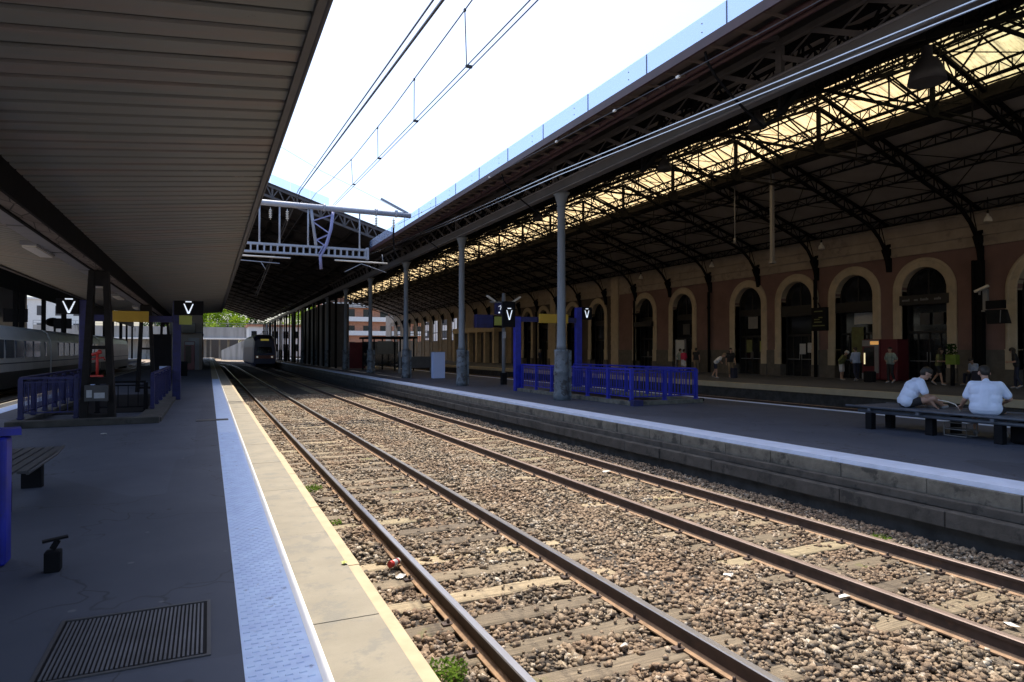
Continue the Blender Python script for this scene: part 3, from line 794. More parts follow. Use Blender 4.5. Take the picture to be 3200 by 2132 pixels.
# slender posts between, beyond the open part
p0 = None
for i in range(26):
    y = 60 + i * 3.4
    if p0 is None:
        p = MB(); p.box(10.2, 10.38, y - .07, y + .07, 0, 6.95); p0 = p.build('post', MT['iron'], hall); yb = y
    else: c = p0.copy(); COL.objects.link(c); c.location.y = y - yb

# ------------------------------------------------------------ shed over the tracks beyond y = 36.6
shed = thing('track_shed', (0, 90, 0), 'dark gabled shed roof spanning the tracks farther down the line', 'shed')
SY0, SY1 = 36.6, 150
VX, VZ = 10.45, 7.78; QX, QZ = -2.0, 11.8; UX, UZ = -13.5, 8.1
def shz(x): return VZ + (QZ - VZ) * (VX - x) / (VX - QX) if x > QX else QZ + (UZ - QZ) * (QX - x) / (QX - UX)
p = MB()
for (a, b) in ((VX, QX), (QX, UX)):
    za, zb = shz(a), shz(b)
    p.add([(a, SY0, za), (b, SY0, zb), (b, SY1, zb), (a, SY1, za), (a, SY0, za + .14), (b, SY0, zb + .14), (b, SY1, zb + .14), (a, SY1, za + .14)],
          [(0, 1, 2, 3), (4, 5, 6, 7), (0, 1, 5, 4), (3, 2, 6, 7), (0, 3, 7, 4), (1, 2, 6, 5)])
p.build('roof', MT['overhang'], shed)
# lattice gable truss
p = MB()
N = 40
for i in range(N):
    for (xa, xb) in ((VX - (VX - QX) * i / N, VX - (VX - QX) * (i + 1) / N),):
        d = .62
        p.bar((xa, SY0 - .05, shz(xa) - .06), (xb, SY0 - .05, shz(xb) - .06), .12, .1)
        p.bar((xa, SY0 - .05, shz(xa) - d), (xb, SY0 - .05, shz(xb) - d), .14, .12)
        if i % 2: p.bar((xa, SY0 - .05, shz(xa) - .06), (xb, SY0 - .05, shz(xb) - d), .06, .06)
        else: p.bar((xa, SY0 - .05, shz(xa) - d), (xb, SY0 - .05, shz(xb) - .06), .06, .06)
        if i % 4 == 0: p.bar((xa, SY0 - .05, shz(xa) - .06), (xa, SY0 - .05, shz(xa) - d), .09, .09)
p.build('gable_truss', MT['beam'], shed)
p = MB()
for y in [SY0 + 6 + 6 * k for k in range(18)]:
    for i in range(12):
        xa, xb = VX - (VX - QX) * i / 12, VX - (VX - QX) * (i + 1) / 12
        p.bar((xa, y, shz(xa) - .1), (xb, y, shz(xb) - .1), .14, .12); p.bar((xa, y, shz(xa) - .6), (xb, y, shz(xb) - .6), .12, .1)
        p.bar((xa, y, shz(xa) - .1), (xb, y, shz(xb) - .6), .06, .06)
for i in range(1, 9):
    x = VX - (VX - QX) * i / 9; p.bar((x, SY0, shz(x) - .12), (x, SY1, shz(x) - .12), .14, .16)
for k in range(60): 
    y = SY0 + .5 + k * 1.9; p.bar((UX, y, UZ - .3), (-4, y, shz(-4) - .3), .05, .07)
p.build('rafters', MT['ironbrown'], shed)
g = MB(); 
for i in range(7):
    xa, xb = 8.9 - i * 1.0, 8.9 - (i + 1) * 1.0
    if i > 2: g.add([(xa - .01, SY0 + .02, shz(xa) + .16), (xb + .01, SY0 + .02, shz(xb) + .16), (xb + .01, SY0 + .02, shz(xb) + .62), (xa - .01, SY0 + .02, shz(xa) + .62),
           (xa - .01, SY0 + .035, shz(xa) + .16), (xb + .01, SY0 + .035, shz(xb) + .16), (xb + .01, SY0 + .035, shz(xb) + .62), (xa - .01, SY0 + .035, shz(xa) + .62)], [(0, 1, 2, 3), (4, 5, 6, 7), (0, 1, 5, 4), (3, 2, 6, 7), (1, 2, 6, 5), (0, 3, 7, 4)])
g.build('glass_screen', MT['clear'], shed)
for k in range(12):
    y = 42 + 9.2 * k; MB().box(-13.3, -13.0, y - .15, y + .15, 0, 8.0).build('post', MT['iron'], shed)

# ------------------------------------------------------------ station building with arcade
sb = thing('station_building', (33, 40, 0), 'red brown station building with tall cream arched doorways along the platform', 'building')
WF = 33.0; TOP = 6.5
arches = [(13.9, 17.9, 6.31, 'a'), (20.04, 23.32, 6.31, 'b'), (24.03, 27.36, 6.31, 'c'), (28.03, 31.35, 6.31, 'd'), (32.04, 35.4, 6.31, 'e'), (38.84, 42.1, 6.4, 'f'), (43.66, 47.0, 6.4, 'g')]
arches2 = [(50.95, 54.25, 6.45, 'h'), (55.7, 58.9, 6.45, 'i'), (62.0, 65.2, 6.45, 'j'), (66.1, 69.0, 6.45, 'k')]
def arch_wall(p, ya, yb, arcs, top, x, t=.55, base=0):
    """front face with arched holes; arcs = (y0,y1,ztop) of the openings"""
    y = ya
    for (a, b, zt) in arcs:
        p.box(x, x + t, y, a, base, top)
        r = (b - a) / 2; c = (a + b) / 2; zs = zt - r; n = 14
        for i in range(n):
            a0, a1 = PI - PI * i / n, PI - PI * (i + 1) / n
            y0, z0, y1, z1 = c + r * math.cos(a0), zs + r * math.sin(a0), c + r * math.cos(a1), zs + r * math.sin(a1)
            p.add([(x, y0, z0), (x, y1, z1), (x, y1, top), (x, y0, top), (x + t, y0, z0), (x + t, y1, z1), (x + t, y1, top), (x + t, y0, top)], [(0, 1, 2, 3), (4, 5, 6, 7), (0, 1, 5, 4)])
        y = b
    p.box(x, x + t, y, yb, base, top)
def inner(a): return (a[0] + .48, a[1] - .48, a[2] - .46)
p = MB(); arch_wall(p, -12, 49.1, [inner(a) for a in arches], TOP + .1, WF); p.build('wall', MT['brick'], sb, fix=False)
p = MB(); arch_wall(p, 50.2, 72, [inner(a) for a in arches2], TOP + .1, WF + .02); p.build('wall', MT['render2'], sb, fix=False)
def surround(a):
    p = MB(); y0, y1, zt = a[:3]; r = (y1 - y0) / 2; ri = r - .48; c = (y0 + y1) / 2; zs = zt - r; n = 20
    steps = [(r, 0), (r, -.06), (r - .07, -.1), (r - .15, -.1), (r - .18, -.07), (ri + .05, -.07), (ri, -.05), (ri, .42)]
    path = [(y0, None)]
    def pt(rr, dx, k):
        if k == 0: return (WF + dx, c - rr, 1.6)
        if k == n + 2: return (WF + dx, c + rr, 1.6)
        t = PI - PI * (k - 1) / n
        return (WF + dx, c + rr * math.cos(t), zs + rr * math.sin(t))
    p.smooth = False
    for k in range(n + 2):
        for (r0, d0), (r1, d1) in zip(steps[:-1], steps[1:]):
            p.add([pt(r0, d0, k), pt(r1, d1, k), pt(r1, d1, k + 1), pt(r0, d0, k + 1)], [(0, 1, 2, 3)])
    for s in (-1, 1):
        ya, yb = c + s * ri, c + s * r
        p.box(WF - .1, WF + .42, ya, yb, .72, 1.6)
        p.box(WF - .125, WF + .40, ya - s * .012, yb + s * .02, 1.6, 1.64)
    o = p.build('door_surround', MT['cream'], sb, fix=False)
    for s in (-1, 1): MB().box(WF - .14, WF + .44, c + s * (ri - .015), c + s * (r + .03), 0, .72).build('pier_base', MT['plinth'], sb)
    # glazed infill
    f = MB(); x = WF + .38; y0i, y1i, zi = c - ri, c + ri, zt - .48
    f.box(x, x + .08, y0i, y0i + .09, 0, zs); f.box(x, x + .08, y1i - .09, y1i, 0, zs)
    for k in range(12):
        t0, t1 = PI - PI * k / 12, PI - PI * (k + 1) / 12
        f.bar((x + .04, c + (ri - .04) * math.cos(t0), zs + (ri - .04) * math.sin(t0)), (x + .04, c + (ri - .04) * math.cos(t1), zs + (ri - .04) * math.sin(t1)), .08, .09)
    f.box(x - .02, x + .09, y0i, y1i, 3.9, 4.35); f.box(x, x + .08, y0i, y1i, 2.45, 2.58)
    for yy in (c - .02, c - ri * .5, c + ri * .5): f.box(x, x + .07, yy - .03, yy + .03, 0, 2.5)
    f.box(x, x + .07, c - .03, c + .03, 4.35, zi - .1)
    wn = f.build('arched_window', MT['frame'], sb)
    g = MB(); g.add([(x + .05, y0i, 0), (x + .05, y1i, 0), (x + .05, y1i, zi), (x + .05, y0i, zi)], [(0, 1, 2, 3)]); g.build('pane', MT['pane'], wn)
    if a[3] in 'bcdeg':
        h = MB()
        for yy in (c - .1, c + .06): h.box(x - .05, x - .02, yy, yy + .03, 1.0, 1.5)
        h.box(x - .015, x - .002, y0i + .15, c - .1, 1.02, 1.06); h.box(x - .015, x - .002, c + .1, y1i - .15, 1.02, 1.06)
        h.build('door_handles', MT['grey'], wn)
for a in arches + arches2: surround(a)
# mouldings and cornice
p = MB()
def cornice(p, ya, yb, x):
    for (z0, z1, d) in ((6.5, 6.62, .1), (6.62, 6.98, .05), (6.98, 7.06, .16), (7.06, 7.3, .08), (7.5, 7.56, .14), (7.56, 8.05, .06), (8.05, 8.2, .22)): p.box(x - d, x + .55, ya, yb, z0, z1)
    p.box(x - .02, x + .5, ya, yb, 7.3, 7.5)
cornice(p, -12, 49.0, WF); cornice(p, 50.25, 60.6, WF); cornice(p, 61.9, 72, WF)
p.build('cornice', MT['cream2'], sb)
for (a, b) in ((49.05, 50.2), (60.65, 61.85)):
    p = MB()
    for k in range(20): p.box(WF - .14, WF + .3, a + (.0 if k % 2 else .03), b - (0 if k % 2 else .03), k * .41 + .01, k * .41 + .4)
    p.box(WF - .11, WF + .25, a + .06, b - .06, 0, 8.2)
    p.build('pilaster', MT['cream'], sb)
ylast = -12
for a in arches + arches2:
    if a[0] - ylast > .06 and a[0] < 49: MB().box(WF - .07, WF + .1, ylast, a[0], 0, 1.62).build('plinth', MT['plinth'], sb)
    ylast = a[1]
MB().box(WF - .07, WF + .1, 47.0, 49.05, 0, 1.62).build('plinth', MT['plinth'], sb)
# wall posts and rain pipes below every second rib
for i, y in enumerate((9.7, 18.9, 28.1, 37.3, 46.5, 55.7, 64.9)):
    q = MB()
    if i == 1: q.box(32.55, 32.85, y - .22, y + .22, 0, 5.8); q.tube([(32.48, y + .1, 0), (32.48, y + .1, 5.8)], .06, 8)
    else: q.tube([(32.78, y, 0), (32.78, y, 5.8)], .1, 10); q.tube([(32.78, y, 4.6), (32.78, y, 4.75)], .13, 10)
    q.build('wall_post', MT['iron'], sb)
# fascia sign boards across some arches (writing too faint to read)
def board(a, z0, z1, d=.14): MB().box(WF - d, WF + .36, a[0] + .35, a[1] - .42, z0, z1).build('sign_board', MT['frame'], sb)
board(arches[1], 3.92, 4.42); board(arches[2], 3.75, 4.3, .02); board(arches[3], 3.7, 4.35, .02); board(arches[6], 3.55, 3.95, .3)
p = MB(); x = WF - .145; y = 22.75 
for wd in (.36, .0, .2, .42, .0, .3): 
    if wd: 
        yy = y
        while yy > y - wd: p.box(x, x + .004, yy - .05, yy, 4.12, 4.12 + random.choice((.09, .09, .13))); yy -= .07
    y -= wd + .14
p.build('sign_lettering', MT['grey'], sb)
# notices, posters and boarded panes in the doorways
def notice(y0, y1, z0, z1, m, dx=.33): MB().box(WF + dx, WF + dx + .02, y0, y1, z0, z1).build('notice', m, sb)
notice(33.15, 34.0, 3.05, 3.85, MT['grey'], .3); notice(32.6, 33.0, 1.5, 2.2, MT['lime']); notice(33.7, 34.2, 1.45, 2.3, MT['olive'])
notice(29.3, 29.75, 1.35, 2.0, MT['paper']); notice(28.85, 29.15, 1.45, 2.05, MT['paper'])
notice(24.6, 25.9, 3.05, 3.7, MT['paper'], .3); notice(25.35, 26.1, .9, 2.9, MT['olive']); notice(40.0, 40.8, 2.8, 3.6, MT['greydark'], .3)
notice(20.9, 21.4, 2.9, 3.5, MT['greydark'], .3); notice(21.6, 22.1, 2.9, 3.5, MT['greydark'], .3)
notice(15.0, 17.0, 0, 3.6, MT['greydark'], .2)
# wing beyond: wall with tall openings through which daylight shows
wing = thing('station_wing', (33, 100, 0), 'farther cream station wing with tall narrow windows against bright sky', 'building')
def win_wall(p, ya, yb, wins, x, top, t=.4):
    y = ya
    for (a, b, z0, z1) in wins:
        p.box(x, x + t, y, a, 0, top); p.box(x, x + t, a, b, 0, z0); p.box(x, x + t, a, b, z1, top); y = b
    p.box(x, x + t, y, yb, 0, top)
ws = []
for i in range(9): ws.append((91 + i * 4.5, 93.6 + i * 4.5, 3.0 + (.2 if i % 2 else 0), 6.3))
p = MB(); win_wall(p, 72, 134, ws, WF + .05, 8.6, .1); p.build('wall', MT['cream2'], wing)
for (a, b, z0, z1) in ws:
    p = MB(); p.box(WF - .03, WF + .18, a - .35, a, 0, 6.9); p.box(WF - .03, WF + .18, b, b + .35, 0, 6.9); p.box(WF - .07, WF + .18, a - .35, b + .35, 6.9, 7.2); p.build('window_surround', MT['cream2'], wing)
for (a, b, z0, z1) in ws:
    f = MB(); f.box(WF + .07, WF + .11, (a + b) / 2 - .05, (a + b) / 2 + .05, z0, z1); f.box(WF + .07, WF + .11, a, b, z0 + 1.3, z0 + 1.42); f.box(WF + .07, WF + .11, a, b, z0, z0 + .08)
    f.build('window', MT['frame'], wing)
# cream portico in front of the wing
pt = thing('portico', (32.3, 80, 0), 'low cream pillared portico seen behind the round column', 'portico')
p = MB(); p.box(31.6, 33, 74, 89, 3.9, 4.6); p.build('entablature', MT['cream'], pt)
for i in range(6): MB().box(31.7, 32.3, 74.2 + i * 2.85, 74.8 + i * 2.85, 0, 3.9).build('pillar', MT['cream'], pt)
MB().box(32.9, 33.03, 74, 89, 0, 3.9).build('back_wall', MT['greydark'], pt)
# ------------------------------------------------------------ catenary gantry
ga = thing('catenary_gantry', (3.7, 24, 0), 'blue grey steel catenary gantry with a round top tube and ladder beam', 'gantry')
G = 24.0
p = MB(); p.tube([(-4.2, G, 6.67), (6.85, G, 6.64)], .1, 10)
for x in (3.7, 5.55, 6.3): p.tube([(x - .04, G, 6.66), (x + .04, G, 6.66)], .135, 10)
p.build('top_tube', MT['galv'], ga)
p = MB(); p.box(-4.2, 5.27, G - .08, G + .08, 5.2, 5.27); p.box(-4.2, 5.27, G - .08, G + .08, 4.92, 4.99)
x = -4.1
while x < 5.2: p.bar((x, G - .06, 4.98), (x, G - .06, 5.21), .05, .03); p.bar((x, G + .06, 4.98), (x, G + .06, 5.21), .05, .03); x += .215
p.box(5.19, 5.27, G - .1, G + .1, 4.88, 5.32)
p.build('ladder_beam', MT['galv'], ga)
for x in (-2.6, .6, 1.55, 2.2, 3.15, 4.95): MB().tube([(x, G, 5.27), (x, G, 6.6)], .028, 8).build('hanger', MT['galv'], ga)
p = MB(); p.tube([(3.25, G, 6.58), (3.3, G, 6.15), (3.42, G, 5.3)], .05, 8); 
p.build('strut', MT['galv'], ga)
p = MB(); p.tube([(3.98, G - .12, 6.5), (3.92, G - .12, 5.9), (3.75, G - .12, 5.3), (3.55, G - .12, 4.9), (3.58, G - .12, 4.45)], .055, 8)
p.bar((3.95, G - .1, 6.4), (3.3, G - .02, 6.15), .04); p.bar((3.35, G, 6.1), (3.85, G - .1, 5.75), .04); p.bar((3.85, G - .1, 5.7), (3.45, G, 5.5), .04); p.bar((3.43, G, 5.5), (3.7, G - .1, 5.3), .04)
p.bar((3.5, G - .1, 5.0), (3.66, G - .1, 5.3), .16, .03)
p.build('bent_stay', MT['violet'], ga)
for (x0, x1) in ((-.4, 2.55), (4.05, 5.95)):
    q = MB(); q.tube([(x0, G - .1, 4.8), (x1, G - .1, 4.78)], .028, 8); q.build('registration_arm', MT['ceramic'], ga)
q = MB(); q.tube([(0.2, G - .1, 4.66), (2.2, G - .1, 4.58)], .016, 6); q.tube([(4.4, G - .1, 4.4), (5.0, G - .1, 4.72), (5.9, G - .1, 4.45)], .014, 6)
q.tube([(1.6, G - .1, 4.6), (1.75, G - .1, 4.35)], .012, 6); q.tube([(5.8, G - .1, 4.78), (5.75, G - .1, 5.1)], .01, 6)
q.build('steady_arm', MT['galv'], ga)
def insul(x, y, z, n=5, r=.06):
    q = MB(); q.tube([(x, y, z), (x, y, z - .12 - .06 * n)], .012, 6)
    for k in range(n): q.lathe((x, y, z - .1 - .06 * k), [(.02, .03), (r, 0), (.02, -.02)], 10)
    return q.build('insulator', MT['ceramic'], ga)
for (x, z) in ((.62, 6.55), (1.9, 6.5), (2.45, 6.5), (5.55, 6.52), (6.2, 6.5)): insul(x, G - .02, z)
q = MB(); q.tube([(6.2, G, 6.2), (6.2, G, 5.5)], .035, 8); q.tube([(6.2, G, 5.5), (6.25, G, 5.1)], .02, 8); q.build('drop_rod', MT['iron'], ga)
q = MB(); q.bar((6.75, G, 6.72), (5.7, G - .1, 7.15), .07, .07); q.build('tension_stay', MT['galv'], ga)

def wire(nm, pts, r, m, label, group=None):
    o = MB().tube(pts, r * .8, 5).build(nm, m, loc=pts[0], fix=False)
    return tag(o, label, 'overhead wire', group)
def ext(a, b, t): return tuple(a[i] + (b[i] - a[i]) * t for i in range(3))
# bundled feeder, messenger with droppers, double contact wire over the first track
fa, fb, fc = (2.0, 5.92, 4.92), (2.88, 24, 7.16), (1.85, 30, 3.9)
wire('feeder_cable', [ext(fa, fb, -.7), fa, fb, fc], .022, MT['wire'], 'thick dark feeder cable, leftmost of the overhead wires against the sky')
wire('feeder_cable', [(p_[0] - .07, p_[1], p_[2] + .02) for p_ in (ext(fa, fb, -.7), fa, fb, fc)], .014, MT['wire'], 'thinner cable running right beside the thick feeder cable')
ma, mb = (2.71, 6.98, 5.6), (3.4, 24, 7.13)
mess = [ext(ma, mb, t) for t in (-.9, -.4, 0, .25, .5, .75, 1)]
mess = [(a, b, c - .25 * math.sin(max(0, min(1, (b - 6.9) / 17)) * PI)) for (a, b, c) in mess]
wire('messenger_wire', mess + [(3.3, 60, 6.9)], .011, MT['wire'], 'sagging messenger wire carrying the vertical droppers')
ca, cb_ = (2.9, 5.88, 5.1), (4.0, 24, 6.78)
for d, l in ((0, 'left wire of the double line below the droppers'), (.07, 'right wire of the double line below the droppers')):
    wire('contact_wire', [(a + d, b, c) for (a, b, c) in (ext(ca, cb_, -.8), ca, cb_)], .010, MT['wire'], l)
def at_y(a, b, y): t = (y - a[1]) / (b[1] - a[1]); return ext(a, b, t)
dl = ['nearest dropper', 'second dropper along the messenger wire', 'third dropper along the messenger wire', 'dropper nearest the gantry']
for y, l in zip((7.25, 9.7, 12.6, 15.9), ('nearest vertical dropper between messenger and contact wires', 'second vertical dropper from the top of the picture', 'third vertical dropper from the top, before the shortest one', 'shortest vertical dropper, closest to the gantry')):
    m1 = at_y(ma, mb, y); m1 = (m1[0], m1[1], m1[2] - .25 * math.sin((y - 6.9) / 17 * PI)); c1 = at_y(ca, cb_, y * 1.25 - 1.06)
    q = MB().tube([m1, c1], .007, 5); q.box(m1[0] - .012, m1[0] + .012, m1[1] - .02, m1[1] + .02, m1[2] - .016, m1[2] + .016); q.box(c1[0] - .012, c1[0] + .075, c1[1] - .02, c1[1] + .02, c1[2] - .016, c1[2] + .016)
    tag(q.build('dropper', MT['wire'], loc=c1), l, 'dropper', 'droppers between the overhead wires')
# second track: bright double contact wire and its messenger
c2 = [(6.37, -3, 4.5), (6.37, 3.69, 4.81), (6.37, 11.86, 5.2), (6.37, 18.38, 5.39), (6.37, 28.87, 5.8), (6.3, 40, 5.6), (6.3, 110, 5.3)]
wire('contact_wire', c2, .012, MT['copper'], 'upper of two bright contact wires crossing in front of the hall roof')
wire('contact_wire', [(x + .16, y, z - .0) for (x, y, z) in c2[:-3]] + [(6.4, 28.8, 5.8)], .012, MT['copper'], 'lower of two bright contact wires crossing in front of the hall roof')
m2 = [(6.37, 0, 5.5), (6.37, 6.15, 5.64), (6.37, 9.59, 5.75), (6.37, 11.72, 5.82), (6.37, 18.44, 6.04), (6.37, 24, 6.28)]
o = wire('messenger_wire', m2, .008, MT['wire'], 'thin wire with small clamps following the edge of the hall roof')
for y in (7.9, 9.6, 11.7, 15.2, 18.4, 21.0): 
    z = np.interp(y, [a[1] for a in m2], [a[2] for a in m2]); MB().box(6.352, 6.388, y - .03, y + .03, z - .018, z + .018).build('clamp', MT['ceramic'], o)
wire('span_wire', [(1.6, 24, 8.95), (3.6, 24.0, 7.95), (5.0, 24, 7.4), (6.54, 24, 6.76)], .008, MT['wire'], 'thin stay wire slanting down to the right end of the gantry')

# ------------------------------------------------------------ hanging lamps and pipes in the hall
def hall_lamp(x, y, z, s, label, group, m=MT['greydark']):
    t = thing('bell_lamp', (x, y, z), label, 'lamp', group)
    q = MB(); q.lathe((x, y, z), [(.02, .62 * s), (.08 * s, .6 * s), (.09 * s, .42 * s), (.17 * s, .36 * s), (.25 * s, .2 * s), (.29 * s, 0), (.26 * s, .01)], 16); q.build('shade', m, t)
    q = MB(); q.tube([(x, y, z + .6 * s), (x, y, min(rz_(x) - .2, z + 1.8 * s))], .015, 6); q.lathe((x, y, z + .58 * s), [(.05, 0), (.05, .14), (.02, .16)], 10); q.build('rod', MT['iron'], t)
    return t
hall_lamp(14.0, 9.09, 7.35, 1.3, 'large grey bell lamp hanging at the upper right, nearest the camera', 'bell lamps hanging in the hall')
hall_lamp(16.0, 15.9, 8.75, 1.0, 'dark bell lamp high in the hall, second from the right against the yellow rooflight', 'bell lamps hanging in the hall')
hall_lamp(16.0, 20.66, 8.55, 1.0, 'grey bell lamp against the yellow rooflight, right of the tall round column', 'bell lamps hanging in the hall')
hall_lamp(16.0, 31.5, 8.55, 1.0, 'grey bell lamp just left of the tall round column top', 'bell lamps hanging in the hall')
for (y, l) in ((18.0, 'pale bell lamp in front of the cornice at the far right'), (26.9, 'pale bell lamp in front of the cornice above the departures board'), (35.98, 'pale bell lamp in front of the cornice, third from the right'), (44.3, 'pale bell lamp in front of the cornice above the framed map board')):
    hall_lamp(31.9, y, 7.4, .62, l, 'small lamps along the cornice', MT['ceramic'])
q = MB(); q.box(25.9, 26.06, 24.78, 24.94, 6.0, 11.0); q.box(25.84, 26.12, 24.72, 25.0, 6.0, 6.1)
tag(q.build('hanging_duct', MT['grey'], loc=(26, 24.86, 6)), 'square grey duct hanging vertically from the hall roof', 'duct')
q = MB(); q.tube([(26, 27.5, 7.4), (26, 27.5, 10.8)], .035, 8); q.tube([(26, 27.5, 7.4), (26, 27.5, 7.7)], .07, 8)
tag(q.build('hanging_pipe', MT['grey'], loc=(26, 27.5, 7.4)), 'thin grey pipe hanging left of the square duct', 'pipe')

# ------------------------------------------------------------ stair enclosures: railings, kerbs, portals
def railing(t, pts, h, posts, bal=.14, base=.12, pw=.09, m='blue', fill=False):
    """blue steel railing along a polyline of (x,y)"""
    for (a, b) in zip(pts[:-1], pts[1:]):
        A = Vector((*a, 0)); Bv = Vector((*b, 0)); Ld = (Bv - A).length; n = max(1, round(Ld / posts))
        q = MB(); q.bar(A + Vector((0, 0, h)), Bv + Vector((0, 0, h)), .075, .05); q.bar(A + Vector((0, 0, h - .09)), Bv + Vector((0, 0, h - .09)), .03, .03)
        q.bar(A + Vector((0, 0, base + .12)), Bv + Vector((0, 0, base + .12)), .03, .03); q.build('top_rail', MT[m], t)
        for i in range(0 if (a, b) == (pts[0], pts[1]) else 1, n + 1):
            P = A + (Bv - A) * i / n; o_ = MB(); o_.box(P.x - pw / 2, P.x + pw / 2, P.y - pw / 2, P.y + pw / 2, 0, h - .02)
            o_.box(P.x - pw / 2 - .02, P.x + pw / 2 + .02, P.y - pw / 2 - .02, P.y + pw / 2 + .02, base, base + .02); o_.build('post', MT[m], t)
        q = MB(); k = bal
        while k < Ld:
            P = A + (Bv - A) * k / Ld; q.bar(P + Vector((0, 0, base + .12)), P + Vector((0, 0, h - .09)), .018 if not fill else .1, .018 if not fill else .012, up=(Bv - A).normalized()); k += bal
        q.build('balusters', MT[m], t)
def v_letter(p, x, y, z, w_, h, t=.04):
    t = t * .75
    for s in (-1, 1):
        p.add([(x + s * w_ / 2, y, z + h), (x + s * (w_ / 2 - t * 1.0), y, z + h), (x - s * .004, y, z + .05), (x + s * .0, y, z), (x + s * .03, y, z)], [(0, 1, 2, 3, 4)])
    p.add([(x - w_ * .3, y, z + h + .05), (x + w_ * .3, y, z + h + .05), (x + w_ * .3, y, z + h + .085), (x - w_ * .3, y, z + h + .085)], [(0, 1, 2, 3)])
# island stair
st = thing('stair_railing', (12.3, 19.7, 0), 'bright blue railing round the stairwell on the island platform', 'railing')
railing(st, [(11.15, 23.3), (11.15, 15.95), (13.5, 15.95), (13.5, 23.3)], 1.04, 1.22)
k_ = MB(); k_.box(10.98, 11.3, 15.8, 23.4, 0, .12); k_.box(13.35, 13.65, 15.8, 23.4, 0, .12); k_.box(11.3, 13.35, 15.8, 16.1, 0, .12); k_.build('kerb', MT['stone'], st, bevel=.01)
k_ = MB(); k_.box(11.3, 13.35, 16.1, 23.4, -.6, .01); k_.build('stairwell', MT['black'], st)  # flat black slab, the stairwell's darkness put into its colour
MB().box(11.0, 11.32, 15.62, 15.86, 0, .17).build('foot', MT['bluedark'], st)
def portal(label, x0, x1, y, hl, hr, zb, w_=.26):
    t = thing('stair_portal', ((x0 + x1) / 2, y, 0), label, 'portal', 'blue portals over the stairs')
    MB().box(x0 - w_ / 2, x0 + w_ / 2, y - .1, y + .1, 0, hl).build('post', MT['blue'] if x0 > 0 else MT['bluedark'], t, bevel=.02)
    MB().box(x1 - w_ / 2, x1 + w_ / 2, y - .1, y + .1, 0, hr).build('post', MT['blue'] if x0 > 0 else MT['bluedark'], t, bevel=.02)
    MB().box(x0 + w_ / 2, x1 - w_ / 2, y - .07, y + .07, zb, zb + .2).build('crossbeam', MT['bluedark'], t)
    return t
portal('bright blue steel portal at the head of the island platform stairs', 11.03, 13.8, 23.5, 2.92, 3.35, 2.72)
def vsign(nm, x0, x1, y, z0, z1, label, lx=None, lw=.3, lh=.38):
    t = thing(nm, ((x0 + x1) / 2, y, z0), label, 'sign', 'black track letter signs')
    MB().box(x0, x1, y - .06, y + .06, z0, z1).build('casing', MT['black'], t, bevel=.012)
    q = MB(); lx = lx if lx is not None else (x0 + x1) / 2; v_letter(q, lx, y - .066, (z0 + z1) / 2 - lh / 2 - .03, lw, lh, .05); q.build('letter', MT['letter'], t, fix=False)
    return t
s_ = vsign('track_sign', 10.36, 10.9, 23.45, 2.5, 3.5, 'tall black sign with white letter V left of the bright blue portal post', 10.64, .26, .38)
vsign('track_sign', 13.95, 14.4, 23.45, 2.86, 3.37, 'black sign with white letter V right of the island portal, before the arches', 14.15, .22, .3)
tag(MB().box(11.9, 13.2, 23.26, 23.36, 2.68, 3.04).build('yellow_sign', MT['yellow'], loc=(12.5, 23.3, 2.68), bevel=.01), 'plain yellow sign panel on the island portal, partly behind the round column', 'sign')
q = MB(); q.box(14.55, 14.62, 23.3, 23.4, 2.8, 3.5)
# lamp pole with equipment
pl = thing('lamp_pole', (12.45, 28, 0), 'slim grey pole carrying two angled lamps and sign boxes', 'lamp post')
MB().tube([(12.45, 28, .0), (12.45, 28, 4.25)], .085, 10).build('pole', MT['grey'], pl)
MB().box(12.33, 12.57, 27.9, 28.1, 0, .55).build('pole_base', MT['black'], pl)
MB().tube([(11.75, 28, 3.82), (13.1, 28, 3.82)], .03, 8).build('cross_arm', MT['grey'], pl)
for s in (-1, 1):
    q = MB(); q.bar((12.45 + s * .45, 28, 3.85), (12.45 + s * .85, 28, 4.1), .16, .07); q.build('lamp_head', MT['ceramic'], pl)
MB().box(12.36, 12.5, 27.86, 27.9, 2.15, 2.45).build('notice', MT['paper'], pl)
tag(MB().box(11.9, 12.42, 27.75, 27.85, 2.74, 3.14).build('lime_sign', MT['lime'], loc=(12.1, 27.8, 2.7), bevel=.01), 'yellow green panel left of the lamp pole on the island platform', 'sign')
t = thing('information_screen', (11.6, 27.9, 2.7), 'dark blue screen boxes beside the yellow green panel', 'screen')
MB().box(11.0, 11.85, 27.8, 28.1, 2.62, 3.22).build('casing', MT['bluedark'], t, bevel=.02); MB().box(11.9, 12.45, 27.86, 28.1, 2.64, 3.2).build('casing', MT['black'], t, bevel=.02)
t = thing('small_arrow_sign', (12.1, 27.9, 3.2), 'small dark square sign with a pale hooked mark and dot beside the pole top', 'sign')
MB().box(11.95, 12.36, 27.8, 27.95, 3.24, 3.76).build('casing', MT['bluedark'], t); q = MB(); q.tube([(12.1, 27.79, 3.6), (12.2, 27.79, 3.66), (12.22, 27.79, 3.56), (12.18, 27.79, 3.46)], .014, 5); q.sphere((12.13, 27.79, 3.33), .04, 8, 6); q.build('mark', MT['letter'], t)

